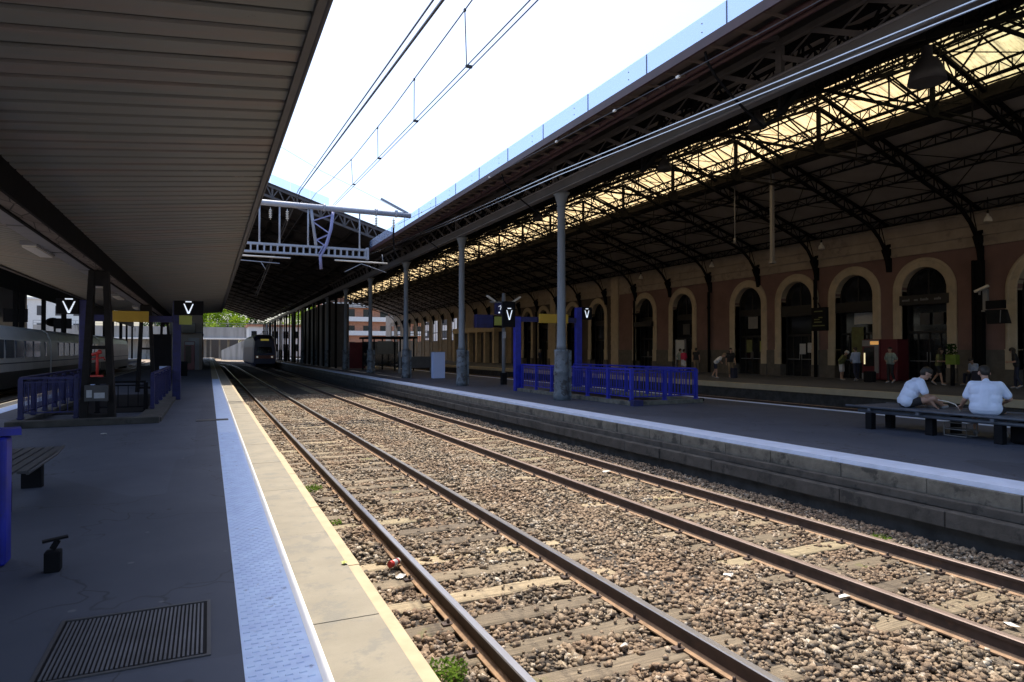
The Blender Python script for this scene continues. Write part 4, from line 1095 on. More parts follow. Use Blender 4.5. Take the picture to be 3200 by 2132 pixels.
# left platform stair
st = thing('stair_railing', (-2.3, 20, 0), 'dark blue railing round the stairwell on the near platform', 'railing')
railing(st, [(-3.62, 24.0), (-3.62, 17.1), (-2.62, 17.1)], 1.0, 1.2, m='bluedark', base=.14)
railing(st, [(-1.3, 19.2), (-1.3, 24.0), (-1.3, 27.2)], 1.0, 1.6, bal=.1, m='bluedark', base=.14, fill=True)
railing(st, [(-2.5, 19.2), (-1.45, 19.2)], .8, 1.3, bal=.22, m='black', base=.05)
k_ = MB(); k_.box(-3.75, -.98, 16.42, 16.75, 0, .14); k_.box(-3.78, -3.5, 16.75, 24.2, 0, .12); k_.box(-1.45, -.95, 16.75, 27.4, 0, .1); k_.build('kerb', MT['stone2'], st, bevel=.012)
k_ = MB(); k_.box(-3.5, -1.45, 19.5, 27.2, -.6, .012); k_.build('stairwell', MT['black'], st)  # black slab at floor level, darkness of the stairs painted in
portal('dark blue steel portal over the stairs of the near platform', -3.5, -.94, 24, 3.15, 3.2, 2.5, .24)
vsign('track_sign', -4.2, -3.62, 23.9, 2.7, 3.18, 'black sign with white letter V left of the tapered column', -3.87, .34, .36)
vsign('track_sign', -1.02, -.16, 23.85, 2.74, 3.2, 'black sign with white letter V under the canopy beyond the tapered column', -.6, .3, .32)
tag(MB().box(-.87, -.5, 23.85, 23.95, 2.43, 2.72).build('lime_sign', MT['lime'], loc=(-.7, 23.9, 2.43)), 'small olive yellow panel below the letter V near the white edge strip', 'sign')
tag(MB().box(-2.7, -1.72, 23.62, 23.72, 2.48, 2.82).build('yellow_sign', MT['yellow'], loc=(-2.2, 23.67, 2.48), bevel=.01), 'plain mustard yellow sign hanging from the near platform portal', 'sign')
# red hand gear and notice box between the column legs
t = thing('red_hand_gear', (-2.2, 16.8, 1.0), 'red painted hand gear clamped between the legs of the tapered column', 'hand gear')
q = MB(); q.tube([(-2.2, 16.8, 1.06), (-2.2, 16.8, 1.52)], .028, 8); q.box(-2.32, -2.08, 16.76, 16.84, 1.02, 1.06); q.tube([(-2.3, 16.8, 1.5), (-2.12, 16.8, 1.56)], .035, 8)
q.tube([(-2.3, 16.8, 1.4), (-2.08, 16.8, 1.44), (-2.06, 16.8, 1.38)], .018, 6); q.sphere((-2.16, 16.8, 1.56), .05, 8, 6); q.build('lever', MT['red'], t)
t = thing('notice_box', (-2.2, 16.8, .2), 'small grey box with stickers low between the column legs', 'box')
MB().box(-2.42, -1.98, 16.7, 16.84, .5, .84).build('casing', MT['greydark'], t); q = MB(); q.box(-2.38, -2.28, 16.69, 16.699, .58, .74); q.box(-2.24, -2.04, 16.69, 16.699, .56, .68); q.build('sticker', MT['paper'], t)

# blue railing end at the lower left
st = thing('stair_railing', (-1.6, 5.6, 0), 'blue railing end at the left border of the near platform', 'railing')
q = MB(); q.box(-1.56, -1.36, 6.02, 6.2, 0, .95); q.build('post', MT['blue'], st, bevel=.02)
q = MB(); q.box(-1.8, -1.62, 5.9, 6.08, 0, .95); q.build('post', MT['blue'], st, bevel=.02)
q = MB(); q.bar((-1.3, 6.16, .985), (-2.9, 5.75, .985), .16, .05); q.build('top_rail', MT['blue'], st)
q = MB(); 
for i in range(8): q.bar((-1.9 - i * .16, 6.0 - i * .045, .1), (-1.9 - i * .16, 6.0 - i * .045, .95), .1, .012, up=(1, 0, 0))
q.build('balusters', MT['bluedark'], st)
# slatted bench behind it
t = thing('bench', (-1.9, 8.6, 0), 'dark slatted metal bench half hidden by the blue railing end', 'bench')
q = MB()
for i in range(6): q.bar((-1.62 - i * .1, 9.55 - (.0 if i % 2 else .04), .43), (-1.62 - i * .1, 7.7, .43), .075, .025)
q.tube([(-1.6, 9.6, .43), (-1.57, 9.0, .42), (-1.57, 7.7, .42)], .018, 6); q.build('slats', MT['greydark'], t)
for yy in (9.3, 7.9): MB().box(-1.96, -1.76, yy, yy + .12, 0, .3).box(-1.9, -1.8, yy + .02, yy + .1, .3, .41).build('leg', MT['black'], t)
t = thing('bench_leg_stub', (-1.02, 5.75, 0), 'short black bench leg with a bent bracket standing on the near platform', 'bench_leg')  # the bench's second leg, built as a stub with a bracket
MB().box(-1.065, -.965, 5.7, 5.8, 0, .15).build('post', MT['black'], t, bevel=.01); q = MB(); q.bar((-1.02, 5.76, .16), (-.99, 5.76, .215), .04); q.bar((-1.08, 5.74, .22), (-.93, 5.78, .235), .05, .015); q.build('bracket', MT['black'], t)
# floor grate
t = thing('floor_grate', (-.38, 4.24, 0), 'ribbed steel drain grate set in the near platform', 'grate')
q = MB(); x = -.74
while x < -.02: q.box(x, x + .011, 3.86, 4.62, -.002, .006); x += .0215
q.build('bars', M('worn_grate_steel', (.1, .105, .12), .5, var=.3, sc=3), t)
q = MB(); q.box(-.76, 0, 3.84, 4.64, -.03, .0015); q.build('pit', MT['black'], t)
q = MB(); q.box(-.775, -.755, 3.82, 4.66, -.01, .007); q.box(0, .02, 3.82, 4.66, -.01, .007); q.box(-.755, 0, 3.82, 3.84, -.01, .007); q.box(-.755, 0, 4.64, 4.66, -.01, .007); q.build('rim', MT['greydark'], t)

# lift house and machines farther down the near platform
t = thing('lift_house', (-1.3, 66, 0), 'taupe clad lift house at the far end of the near platform', 'lift house')
MB().box(-2.9, -.5, 60, 72, 0, 4.6).build('walls', MT['lift'], t); MB().box(-2.95, -.45, 59.9, 72.1, 3.0, 3.1).build('band', MT['greydark'], t)
MB().box(-1.5, -.7, 59.9, 60, 0, 2.6).build('door', MT['grey'], t); MB().box(-2.8, -1.0, 59.4, 59.98, 3.0, 3.8).build('screen_box', MT['screen'], t)
def vending(nm, x0, x1, y0, y1, h, label, front='y'):
    t = thing(nm, ((x0 + x1) / 2, (y0 + y1) / 2, 0), label, 'vending machine')
    MB().box(x0, x1, y0, y1, .05, h).build('cabinet', MT['darkred'], t, bevel=.02)
    if front == 'y':
        w_ = x1 - x0; MB().box(x0 + .08, x1 - .25, y0 - .02, y0, .55, h - .35).build('window', MT['screen'], t); MB().box(x0 + .05, x1 - .05, y0 - .025, y0, h - .28, h - .05).build('header', MT['grey'], t)
    else:
        d = y1 - y0
        MB().box(x0 - .02, x0, y0 + .3, y1 - .1, .75, h - .42).build('window', MT['screen'], t)
        MB().box(x0 - .03, x0, y0 + .02, y1 - .02, h - .36, h - .04).build('header', MT['grey'], t)
        MB().box(x0 - .035, x0 - .03, y0 + .02, y0 + .5, h - .28, h - .1).build('lit_sign', EM('lit_orange_sign', (1, .5, .15), .18), t)
        MB().box(x0 - .03, x0, y0 + .04, y0 + .26, .4, h - .36).build('coin_panel', MT['grey'], t)
        MB().box(x0 - .03, x0, y0 + .3, y1, .06, .38).build('base_panel', MT['grey'], t)
        MB().box(x0 - .035, x0 - .021, y1 - .2, y1 - .12, .85, 1.45).build('light_strip', EM('warm_light_strip', (1, .85, .5), .35), t)
    return t
vending('vending_machine', -1.75, -1.0, 58, 58.8, 2.3, 'small dark red vending machine on the near platform by the lift house')
v = vending('vending_machine', 31.9, 32.85, 23.35, 24.35, 2.17, 'dark red vending machine with lit orange sign between two arches', 'x')
MB().box(31.95, 32.85, 22.4, 23.33, .05, 2.17).build('side_unit', MT['darkred'], v, bevel=.02)
tag(B(-1.6, -1.2, 45.6, 46, 0, .9).build('waste_bin', MT['black'], loc=(-1.4, 45.8, 0), bevel=.03), 'black bin on the near platform below the end of the canopy', 'bin')
t = thing('ticket_cabinet', (-1.9, 33, 0), 'dark cabinet with pale blue poster behind the stair railing', 'cabinet')
MB().box(-2.3, -1.5, 32.6, 33.1, 0, 2.3).build('casing', MT['black'], t); MB().box(-1.95, -1.6, 32.57, 32.6, .2, .9).build('poster', MT['panelwhite'], t)

# white block on the island and clutter beyond
t = thing('panel_box', (11.9, 36, 0), 'plain pale blue white box standing on the island platform between two columns', 'box')
MB().box(11.56, 12.26, 35.8, 36.2, 0, 1.49).build('casing', MT['panelwhite'], t, bevel=.015); MB().box(11.5, 12.3, 35.78, 36.24, 1.49, 1.52).build('lid', MT['grey'], t)
t = thing('platform_bench_rail', (12.3, 45, 0), 'low grey barrier panel left of the pale box on the island platform', 'barrier')
MB().box(12.0, 14.4, 44.9, 45.1, .35, 1.15).build('panel', MT['greydark'], t)
for x in (12.0, 14.3): MB().box(x, x + .12, 44.85, 45.1, 0, 1.5).build('leg', MT['grey'], t)
t = thing('glass_shelter', (13, 52, 0), 'dark framed glass shelter on the island platform behind the columns', 'shelter')
q = MB(); 
for x in (11.4, 13.0, 14.5):
    for y in (50, 54): q.box(x, x + .1, y, y + .1, 0, 2.5)
q.box(11.2, 14.8, 49.8, 54.3, 2.5, 2.65); q.build('frame', MT['black'], t)
MB().box(11.5, 14.4, 54.02, 54.06, .3, 2.3).build('glass', MT['pane'], t); MB().box(11.7, 12.9, 49.98, 50.02, 1.3, 2.3).build('display', MT['screen'], t)
MB().box(13.3, 14.4, 51, 51.4, .4, .5).build('seat', MT['grey'], t)
t = thing('tall_cladding', (12, 74, 0), 'block of tall grey ribbed panels standing among the far columns', 'panel block')
q = MB()
for i in range(5): q.box(10.6, 11.0, 66 + i * 4.2, 69.4 + i * 4.2, 0, 6.3)
q.box(11, 12.6, 66, 86, 0, 6.2); q.build('panels', MT['greydark'], t)
tag(B(11.2, 12.6, 58.4, 59.2, 0, 2.3).build('red_cabinet', MT['darkred'], loc=(11.9, 58.8, 0)), 'dark red cabinet standing far along the island platform', 'cabinet')
t = thing('departure_board', (32.4, 26.3, 2.7), 'black departures board mounted between two arches', 'display board')
MB().box(31.0, 31.2, 25.85, 26.85, 2.68, 3.99).build('casing', MT['black'], t, bevel=.02)
q = MB()
for z, a, b in ((3.8, 26.1, 26.65), (3.45, 26.1, 26.35), (3.35, 26.3, 26.65), (3.2, 26.15, 26.65), (3.0, 25.95, 26.75)): q.box(30.985, 31.0, a, b, z - .06, z)
q.build('text_lines', MT['olive'], t); MB().tube([(31.2, 26.3, 3.8), (32.9, 28.0, 4.4)], .04, 6).build('arm', MT['black'], t)
t = thing('hanging_screen', (31, 17.3, 2.8), 'tilted black screen under a small board beside the wall post', 'screen')
MB().box(30.95, 31.1, 16.85, 17.6, 3.4, 3.76).build('board', MT['black'], t); q = MB(); q.add([(30.9, 17.6, 3.35), (30.9, 16.85, 3.35), (31.15, 16.8, 2.75), (31.15, 17.65, 2.75), (31.2, 17.6, 3.35), (31.2, 16.85, 3.35), (31.4, 16.8, 2.75), (31.4, 17.65, 2.75)], [(0, 1, 2, 3), (4, 5, 6, 7), (0, 1, 5, 4), (3, 2, 6, 7), (1, 2, 6, 5), (0, 3, 7, 4)]); q.build('screen', MT['screen'], t)
MB().bar((30.88, 16.95, 3.32), (31.1, 17.1, 2.8), .03).build('edge_bar', MT['grey'], t); q = MB(); q.box(31, 32.6, 17.65, 17.8, 3.3, 3.36); q.box(31.1, 31.25, 17.62, 17.8, 3.36, 4.3); q.build('bracket', MT['grey'], t)  # thin grey bar slanting down the screen's edge
t = thing('camera_arm', (31, 17.8, 4.2), 'pale slanted camera housing on the wall post at the right', 'camera')
MB().bar((31.0, 18.05, 4.2), (31.0, 17.5, 4.42), .16, .1).build('housing', MT['ceramic'], t); MB().box(30.97, 31.03, 17.84, 17.9, 4.05, 4.22).build('lens', MT['grey'], t)
t = thing('map_board', (31.8, 39.4, 0), 'framed pale map board beside the second dark arch', 'board')
MB().box(31.6, 31.7, 38.6, 39.5, .9, 2.35).build('map', MT['paper'], t); q = MB(); q.box(31.58, 31.72, 38.5, 38.58, 0, 2.4); q.box(31.58, 31.72, 39.52, 39.6, 0, 2.4); q.build('leg', MT['grey'], t)
t = thing('planter', (31, 18.9, 0), 'leafy plant in a lime green planter near the last full arch', 'plant')
MB().box(30.3, 30.62, 18.5, 18.95, .95, 1.4).build('pot', M('lime_pot', (.13, .2, .02), .5), t, bevel=.02); MB().tube([(30.45, 18.72, 0), (30.45, 18.72, .95)], .09, 8).build('stand', MT['black'], t)
q = MB()
for i in range(170):
    a = random.uniform(0, 2 * PI); r = random.uniform(0, .24); z = 1.38 + random.uniform(0, .5); c = Vector((30.45 + r * math.cos(a), 18.8 + r * math.sin(a), z)); n = Vector((random.gauss(0, 1), random.gauss(0, 1), random.gauss(0, 1))).normalized(); u = n.orthogonal().normalized() * .06; v_ = n.cross(u).normalized() * .035
    q.add([c - u, c - v_, c + u, c + v_], [(0, 1, 2, 3)])
q.build('leaves', MT['leafd'], t, fix=False)
# ------------------------------------------------------------ trains
def profile_train(cx, hw, z0, z1, cap=.45):
    pts = [(cx - hw + .12, z0), (cx - hw, z0 + .25), (cx - hw, z0 + (z1 - z0) * .55), (cx - hw + .06, z0 + (z1 - z0) * .78), (cx - hw + .22, z1 - .25), (cx - hw + .5, z1 - .06), (cx - .2, z1)]
    return pts + [(2 * cx - a, b) for a, b in pts[::-1]]
tg = thing('high_speed_train', (-10.65, 40, -.6), 'long pale grey high speed train standing beyond the empty left track', 'train')
TCX, THW = -10.65, 1.42
for i, (a, b, zt) in enumerate(((8, 29.6, 2.95), (30, 50.8, 2.95), (51.2, 72, 2.95), (72.4, 96, 3.05))):
    nm = 'coach'
    body = MB().prism(profile_train(TCX, THW, -.3, zt), a, b); body.sm = [False] * len(body.f); co_ = body.build(nm, MT['tgv'], tg)
    s = MB().box(TCX + THW - .04, TCX + THW + .012, a + .1, b - .1, -.34, .5); s.build('skirt', MT['tgvdark'], co_)
    s = MB().box(TCX + THW - .02, TCX + THW + .016, a + .1, b - .1, .9, .95); s.build('stripe', MT['greydark'], co_)
    y = a + 2.2 + (i % 2) * .6
    if i < 3:
        while y < b - 2.6:
            f = MB().box(TCX + THW - .05, TCX + THW + .02, y, y + 1.55, 1.2, 2.12).build('window', MT['tgvglass'], co_); y += 1.95
    if i < 3:
        MB().box(TCX + THW - .05, TCX + THW + .02, b - 1.4, b - 1.1, 1.25, 2.1).build('narrow_window', MT['tgvglass'], co_)
    q = MB().prism(profile_train(TCX, THW - .14, -.2, zt - .14), b, b + .42); q.build('gangway', MT['black'], co_)
    for yy in (a + .2, b - 2.2):
        w_ = MB().box(TCX + .6, TCX + THW - .1, yy, yy + 2.0, -.6, -.2)
        for k in (.4, 1.6): w_.lathe((TCX + 1.2, yy + k, -.2), [(.38, -.06), (.42, 0), (.38, .06)], 14, 'x')
        w_.build('bogie', MT['iron'], co_)
rt = thing('regional_train', (6.37, 88, -.6), 'dark blue regional train facing the camera under the far shed', 'train')
def sec(y, hw, z0, z1, yo=0): return [(6.37 + s * x, y, z) for s, x, z in ((-1, hw * .8, z0), (-1, hw, z0 + .35), (-1, hw, z0 + (z1 - z0) * .6), (-1, hw * .9, z1 - .45), (-1, hw * .6, z1 - .08), (1, hw * .6, z1 - .08), (1, hw * .9, z1 - .45), (1, hw, z0 + (z1 - z0) * .6), (1, hw, z0 + .35), (1, hw * .8, z0))]
ss = [sec(88, 1.25, -.25, 3.1), sec(88.6, 1.38, -.35, 3.45), sec(90, 1.42, -.4, 3.65), sec(112, 1.42, -.4, 3.65)]
q = MB(); q.v = [p_ for s in ss for p_ in s]
for i in range(3):
    for k in range(10): q.f.append((i * 10 + k, i * 10 + (k + 1) % 10, (i + 1) * 10 + (k + 1) % 10, (i + 1) * 10 + k))
q.f += [tuple(range(10)), tuple(range(30, 40))]; q.mi = [0] * len(q.f); q.sm = [False] * len(q.f)
q.build('body', MT['trainblue'], rt)
MB().add([(5.5, 87.95, 1.25), (7.24, 87.95, 1.25), (7.15, 88.05, 2.75), (5.6, 88.05, 2.75)], [(0, 1, 2, 3)]).build('windscreen', MT['pane'], rt)
MB().box(5.25, 7.5, 87.9, 88.3, .55, .95).build('front_band', MT['trainfront'], rt)
for x in (5.5, 7.24): MB().lathe((x, 87.86, .75), [(.12, 0), (.12, .08)], 10, 'y').build('headlight', EM('headlight', (1, .95, .85), .08), rt)
MB().box(5.9, 6.85, 87.98, 88.1, 2.78, 3.0).build('destination_display', EM('amber_display', (.6, .5, .1), .12), rt)
MB().box(5.3, 7.45, 87.7, 88.2, -.5, -.1).build('coupler_skirt', MT['black'], rt)

# ------------------------------------------------------------ trees, bridge, far buildings
def tree(name, x, y, z0, hgt, rad, label, m, n=1400, seed=0, grp='trees beyond the station', leaf=.32):
    rnd = random.Random(seed); t = thing(name, (x, y, z0), label, 'tree', grp)
    q = MB(); q.tube([(x, y, z0), (x + .2, y, z0 + hgt * .35), (x + .1, y, z0 + hgt * .75)], .35, 8, r2=.1)
    for k in range(6):
        a = rnd.uniform(0, 2 * PI); q.tube([(x, y, z0 + hgt * (.3 + .05 * k)), (x + math.cos(a) * rad * .6, y + math.sin(a) * rad * .6, z0 + hgt * (.5 + .07 * k))], .12, 5, r2=.03)
    q.build('trunk', MT['bark'], t)
    q = MB(); cl = []
    for k in range(26):
        a = rnd.uniform(0, 2 * PI); h = rnd.uniform(.25, 1); r = rad * math.sqrt(rnd.random()) * (1.05 - .55 * abs(h - .5) * 1.6)
        cl.append((x + r * math.cos(a), y + r * math.sin(a), z0 + hgt * h, rad * rnd.uniform(.22, .4)))
    for i in range(n):
        c = cl[rnd.randrange(len(cl))]; d = Vector((rnd.gauss(0, 1), rnd.gauss(0, 1), rnd.gauss(0, .8))).normalized() * c[3] * rnd.uniform(.55, 1.1)
        P = Vector(c[:3]) + d; nn = Vector((rnd.gauss(0, 1), rnd.gauss(0, 1), rnd.gauss(.4, 1))).normalized(); u = nn.orthogonal().normalized() * leaf * rnd.uniform(.6, 1.3); v_ = nn.cross(u).normalized() * leaf * .7
        q.add([P - u, P - v_, P + u, P + v_], [(0, 1, 2, 3)])
    q.build('crown', m, t, fix=False)
tl = [('bright yellow green tree above the concrete bridge, nearest the canopy end', -5, 215, 15, 6.5, 'leaf'), ('dark tree at the left above the bridge, behind the taupe lift house', -13, 222, 14, 6, 'leafd'), ('yellow green tree beyond the bridge under the shed roof ridge', 5, 222, 13, 6, 'leaf'),
      ('shaded green tree right of the brightest tree beyond the bridge', 15, 228, 13, 6, 'leafd'), ('green tree seen through the far column row', 27, 216, 16, 7, 'leaf'), ('darker green tree farther right behind the far columns', 37, 226, 15, 7, 'leafd'), ('tall dark tree at the rear filling the gap behind the bridge', 0, 240, 19, 9, 'leafd'), ('bright tree low behind the far columns next to the panel block', 33, 205, 13, 5, 'leaf')]
for i, (l, x, y, h, r, m) in enumerate(tl): tree('broadleaf_tree', x, y, 1.5, h, r, l, MT[m], 3600, 20 + i)
for i, (x, y, h, l) in enumerate(((-112, 150, 9, 'small sunlit tree at the far left below the white apartment block'), (-98, 150, 9, 'second small sunlit tree at the far left, right of the thin grey pole'), (-60, 160, 9, 'small tree beyond the train, seen between the columns'))):
    tree('small_tree', x, y, 2.5, h, 4.5, l, MT['leaf'], 1400, 60 + i, 'small trees at the far left', .4)
br = thing('road_bridge', (0, 200, 0), 'grey concrete road bridge crossing the tracks at the far end', 'bridge')
MB().box(-40, 60, 200, 206, 5.0, 8.0).build('parapet', MT['concbridge'], br)
MB().box(-40, 60, 199.5, 206, 4.6, 5.0).build('deck_edge', MT['bldwhite'], br)
for x in (-8, 8.5, 22, 36): MB().box(x, x + .9, 201, 205, -1, 4.6).build('pier', MT['concbridge'], br)
MB().box(-40, -8, 204, 206, -1, 4.6).build('abutment', MT['concbridge'], br); MB().box(12, 60, 206, 207, -1, 4.6).build('abutment', MT['concbridge'], br)
MB().box(-7, 8, 214, 215, -1, 5).build('back_wall', MT['greydark'], br)  # dark sheet added behind the piers so the openings look dark
for x in (-5.5, -3.4, -1.2, .3, 2.6, 4.8): MB().box(x, x + random.uniform(.25, .9), 205.5, 206, -1, random.choice((4.6, 4.6, 3.2))).build('pier', MT['concbridge'], br)
q = MB(); 
for k in range(33): x = -40 + k * 3; q.box(x, x + .08, 199.9, 200.0, 8, 9.1)
q.box(-40, 60, 199.9, 200.0, 9.05, 9.15); q.box(-40, 60, 199.9, 200, 8.5, 8.55); q.build('fence', MT['grey'], br)
t = thing('retaining_wall', (12, 180, 0), 'stained concrete retaining wall left of the regional train', 'wall'); 
q = MB(); q.add([(2.8, 182, -.8), (12, 165, -.8), (12, 165, 6), (2.8, 182, 1.5), (3.2, 182.5, -.8), (12.4, 165.5, -.8), (12.4, 165.5, 6), (3.2, 182.5, 1.5)], [(0, 1, 2, 3), (4, 5, 6, 7), (3, 2, 6, 7), (0, 3, 7, 4), (1, 2, 6, 5), (0, 1, 5, 4)]); q.build('wall', MT['concbridge'], t)
def building(name, x0, x1, y0, y1, z1, m, label, rows, cols, wm='pane', roof='tile', z0=0):
    t = thing(name, ((x0 + x1) / 2, y0, z0), label, 'building')
    MB().box(x0, x1, y0, y1, z0, z1).build('wall', MT[m], t)
    MB().box(x0 - .4, x1 + .4, y0 - .4, y1 + .4, z1, z1 + .5).build('roof', MT[roof], t)
    dx = (x1 - x0) / cols; dz = (z1 - z0 - 1) / rows
    for r in range(rows):
        for c in range(cols):
            a = x0 + dx * (c + .25); z = z0 + 1 + dz * (r + .1); MB().box(a, a + dx * .5, y0 - .05, y0 + .02, z, z + dz * .55).build('window', MT[wm], t)
    return t
b1 = building('brick_apartment_building', 25, 50, 162, 175, 17, 'bldorange', 'orange brick apartment building with white balconies past the hall end', 4, 6)
for k in range(5): MB().box(24.6, 50.4, 161, 162, 1.8 + k * 3.4, 2.9 + k * 3.4).build('balcony', MT['bldwhite'], b1)
building('white_low_building', 9, 24, 176, 186, 7.5, 'bldwhite', 'low white building with a red roof behind the far columns', 2, 6, roof='bldorange')
building('pale_apartment_building', 52, 85, 175, 190, 19, 'bldwhite', 'pale apartment building right of the orange brick one', 5, 6, 'greydark')
w1 = building('white_apartment_building', -150, -104, 185, 200, 21, 'bldwhite', 'white apartment block with dark window rows at the far left', 5, 9, 'pane', 'bldwhite')
building('long_white_building', -95, -30, 210, 225, 15, 'bldwhite', 'long white building beyond the high speed train', 3, 16, 'greydark', 'bldwhite')
t = thing('grey_clad_building', (-25, 88, 0), 'blank grey clad block rising behind the high speed train', 'building')
MB().box(-29.5, -19.8, 82, 96, 0, 8.9).build('wall', MT['bldgrey'], t); MB().box(-29.7, -19.6, 81.8, 96.2, 8.9, 9.0).build('coping', MT['greydark'], t)
# second canopy on the far left
fc = thing('far_canopy', (-15.5, 50, 0), 'dark flat canopy on the far left platform seen under the near canopy edge', 'canopy')
MB().prism([(-12.6, 5.8), (-12.6, 7.1), (-19.5, 9.4), (-19.5, 8.6)], -5, 140).build('roof', MT['ironbrown'], fc)
p0 = None
for k, y in enumerate((46, 62, 78, 94, 110, 126)):
    if p0 is None: p0 = MB().box(-13.3, -13.0, y, y + .35, 0, 6).build('column', MT['iron'], fc); yb = y
    else: c = p0.copy(); COL.objects.link(c); c.location.y = y - yb
for k, (y, x, l) in enumerate(((50, -14, 'dark hanging sign box at the left border below the far canopy'), (66, -13.6, 'dark screen box on the first column of the far left platform'), (84, -13.4, 'dark square panel beside the letter V at the left'))):
    tag(B(x - 1.6, x, y, y + .3, 3.9 - .0 * k, 5.0).build('hanging_box', MT['black'], loc=(x - .8, y, 3.9)), l, 'sign')
t = thing('thin_mast', (-17.5, 66, 0), 'thin pale mast at the far left in front of the white block', 'mast'); MB().tube([(-24, 66, 0), (-24, 66, 9)], .3, 8).build('pole', MT['galv'], t)
t = thing('track_lamp', (-14, 100, 0), 'round black lamp head on a post beyond the train, below the left letter V', 'lamp post')
MB().tube([(-17, 96, 0), (-17, 96, 5)], .12, 6).build('post', MT['black'], t); MB().sphere((-17.2, 96, 5), .8, 12, 8, (1, .5, .7)).build('head', MT['black'], t)

# ------------------------------------------------------------ bench on the island
bn = thing('bench', (12.6, 7.6, 0), 'long double dark metal platform bench on which two men sit', 'bench')
q = MB()
for i in range(9): x = 12.16 + i * .13; q.box(x, x + .1, 4.3, 9.6, .43, .455)
q.build('slats', MT['benchsteel'], bn)
q = MB(); q.tube([(12.1, 4.3, .455), (12.1, 9.62, .455)], .022, 8); q.tube([(13.36, 4.3, .45), (13.36, 9.62, .45)], .022, 8); q.tube([(12.2, 4.3, .36), (12.2, 9.4, .36)], .035, 8); q.tube([(13.2, 4.3, .36), (13.2, 9.4, .36)], .035, 8)
for y in (5.0, 6.8, 8.1, 9.1): q.box(12.1, 13.36, y - .03, y + .03, .38, .43)
q.build('frame', MT['benchsteel'], bn)
for (x, y) in ((12.22, 9.15), (12.75, 9.1), (12.35, 8.0), (13.1, 8.0), (12.25, 6.75), (13.05, 6.8), (12.3, 5.0), (13.1, 5.0)):
    MB().box(x - .07, x + .07, y - .07, y + .07, 0, .33).build('leg', MT['black'], bn, bevel=.01)
tag(B(12.5, 12.95, 6.4, 6.75, 0, .34).build('bag', MT['black'], loc=(12.7, 6.6, 0), bevel=.05), 'black bag standing under the bench below the right man', 'bag')
t = thing('metal_crate', (12.6, 7.6, 0), 'small wire frame basket on the ground under the bench', 'basket')
q = MB(); 
for (a, b) in (((12.5, 7.45), (12.5, 7.85)), ((12.8, 7.45), (12.8, 7.85)), ((12.5, 7.45), (12.8, 7.45)), ((12.5, 7.85), (12.8, 7.85))):
    for z in (.02, .14, .26): q.tube([(*a, z), (*b, z)], .009, 5)
    q.tube([(*a, .02), (*a, .26)], .009, 5)
q.build('wires', MT['grey'], t)
tag(B(13.9, 14.15, 16.3, 16.5, 0, .1).build('rubber_block', MT['black'], loc=(14, 16.4, 0), bevel=.03), 'small dark block on the ground right of the blue stair railing', 'block')

# ------------------------------------------------------------ people
def capsule(p, a, b, ra, rb, n=12):
    a = Vector(a); b = Vector(b); d = b - a; L_ = d.length
    if L_ < 1e-5: p.sphere(a, ra); return
    d.normalize(); u = d.orthogonal().normalized(); w_ = d.cross(u); rings = []
    for k in range(1, 4): t = -PI / 2 + PI / 2 * k / 4; rings.append((a + d * ra * math.sin(t), ra * math.cos(t)))
    rings.append((a, ra)); rings.append((b, rb))
    for k in range(1, 4): t = PI / 2 * k / 4; rings.append((b + d * rb * math.sin(t), rb * math.cos(t)))
    vs = [a - d * ra]; 
    for c, r in rings: vs += [c + (u * math.cos(2 * PI * k / n) + w_ * math.sin(2 * PI * k / n)) * r for k in range(n)]
    vs.append(b + d * rb); m_ = len(rings); fs = []
    for k in range(n): fs.append((0, 1 + (k + 1) % n, 1 + k)); fs.append((1 + (m_ - 1) * n + k, 1 + (m_ - 1) * n + (k + 1) % n, len(vs) - 1))
    for i in range(m_ - 1):
        for k in range(n): fs.append((1 + i * n + k, 1 + i * n + (k + 1) % n, 1 + (i + 1) * n + (k + 1) % n, 1 + (i + 1) * n + k))
    p.add(vs, fs)
def remeshed(mb, name, mat, parent, vox, smooth=4):
    o = mb.build(name, mat, parent, local=True)
    r = o.modifiers.new('r', 'REMESH'); r.mode = 'VOXEL'; r.voxel_size = vox; r.use_smooth_shade = True
    s = o.modifiers.new('s', 'SMOOTH'); s.iterations = smooth; s.factor = .5
    dg = bpy.context.evaluated_depsgraph_get(); me = bpy.data.meshes.new_from_object(o.evaluated_get(dg)); o.modifiers.clear(); o.data = me
    me.polygons.foreach_set('use_smooth', [True] * len(me.polygons)); return o
V3 = Vector
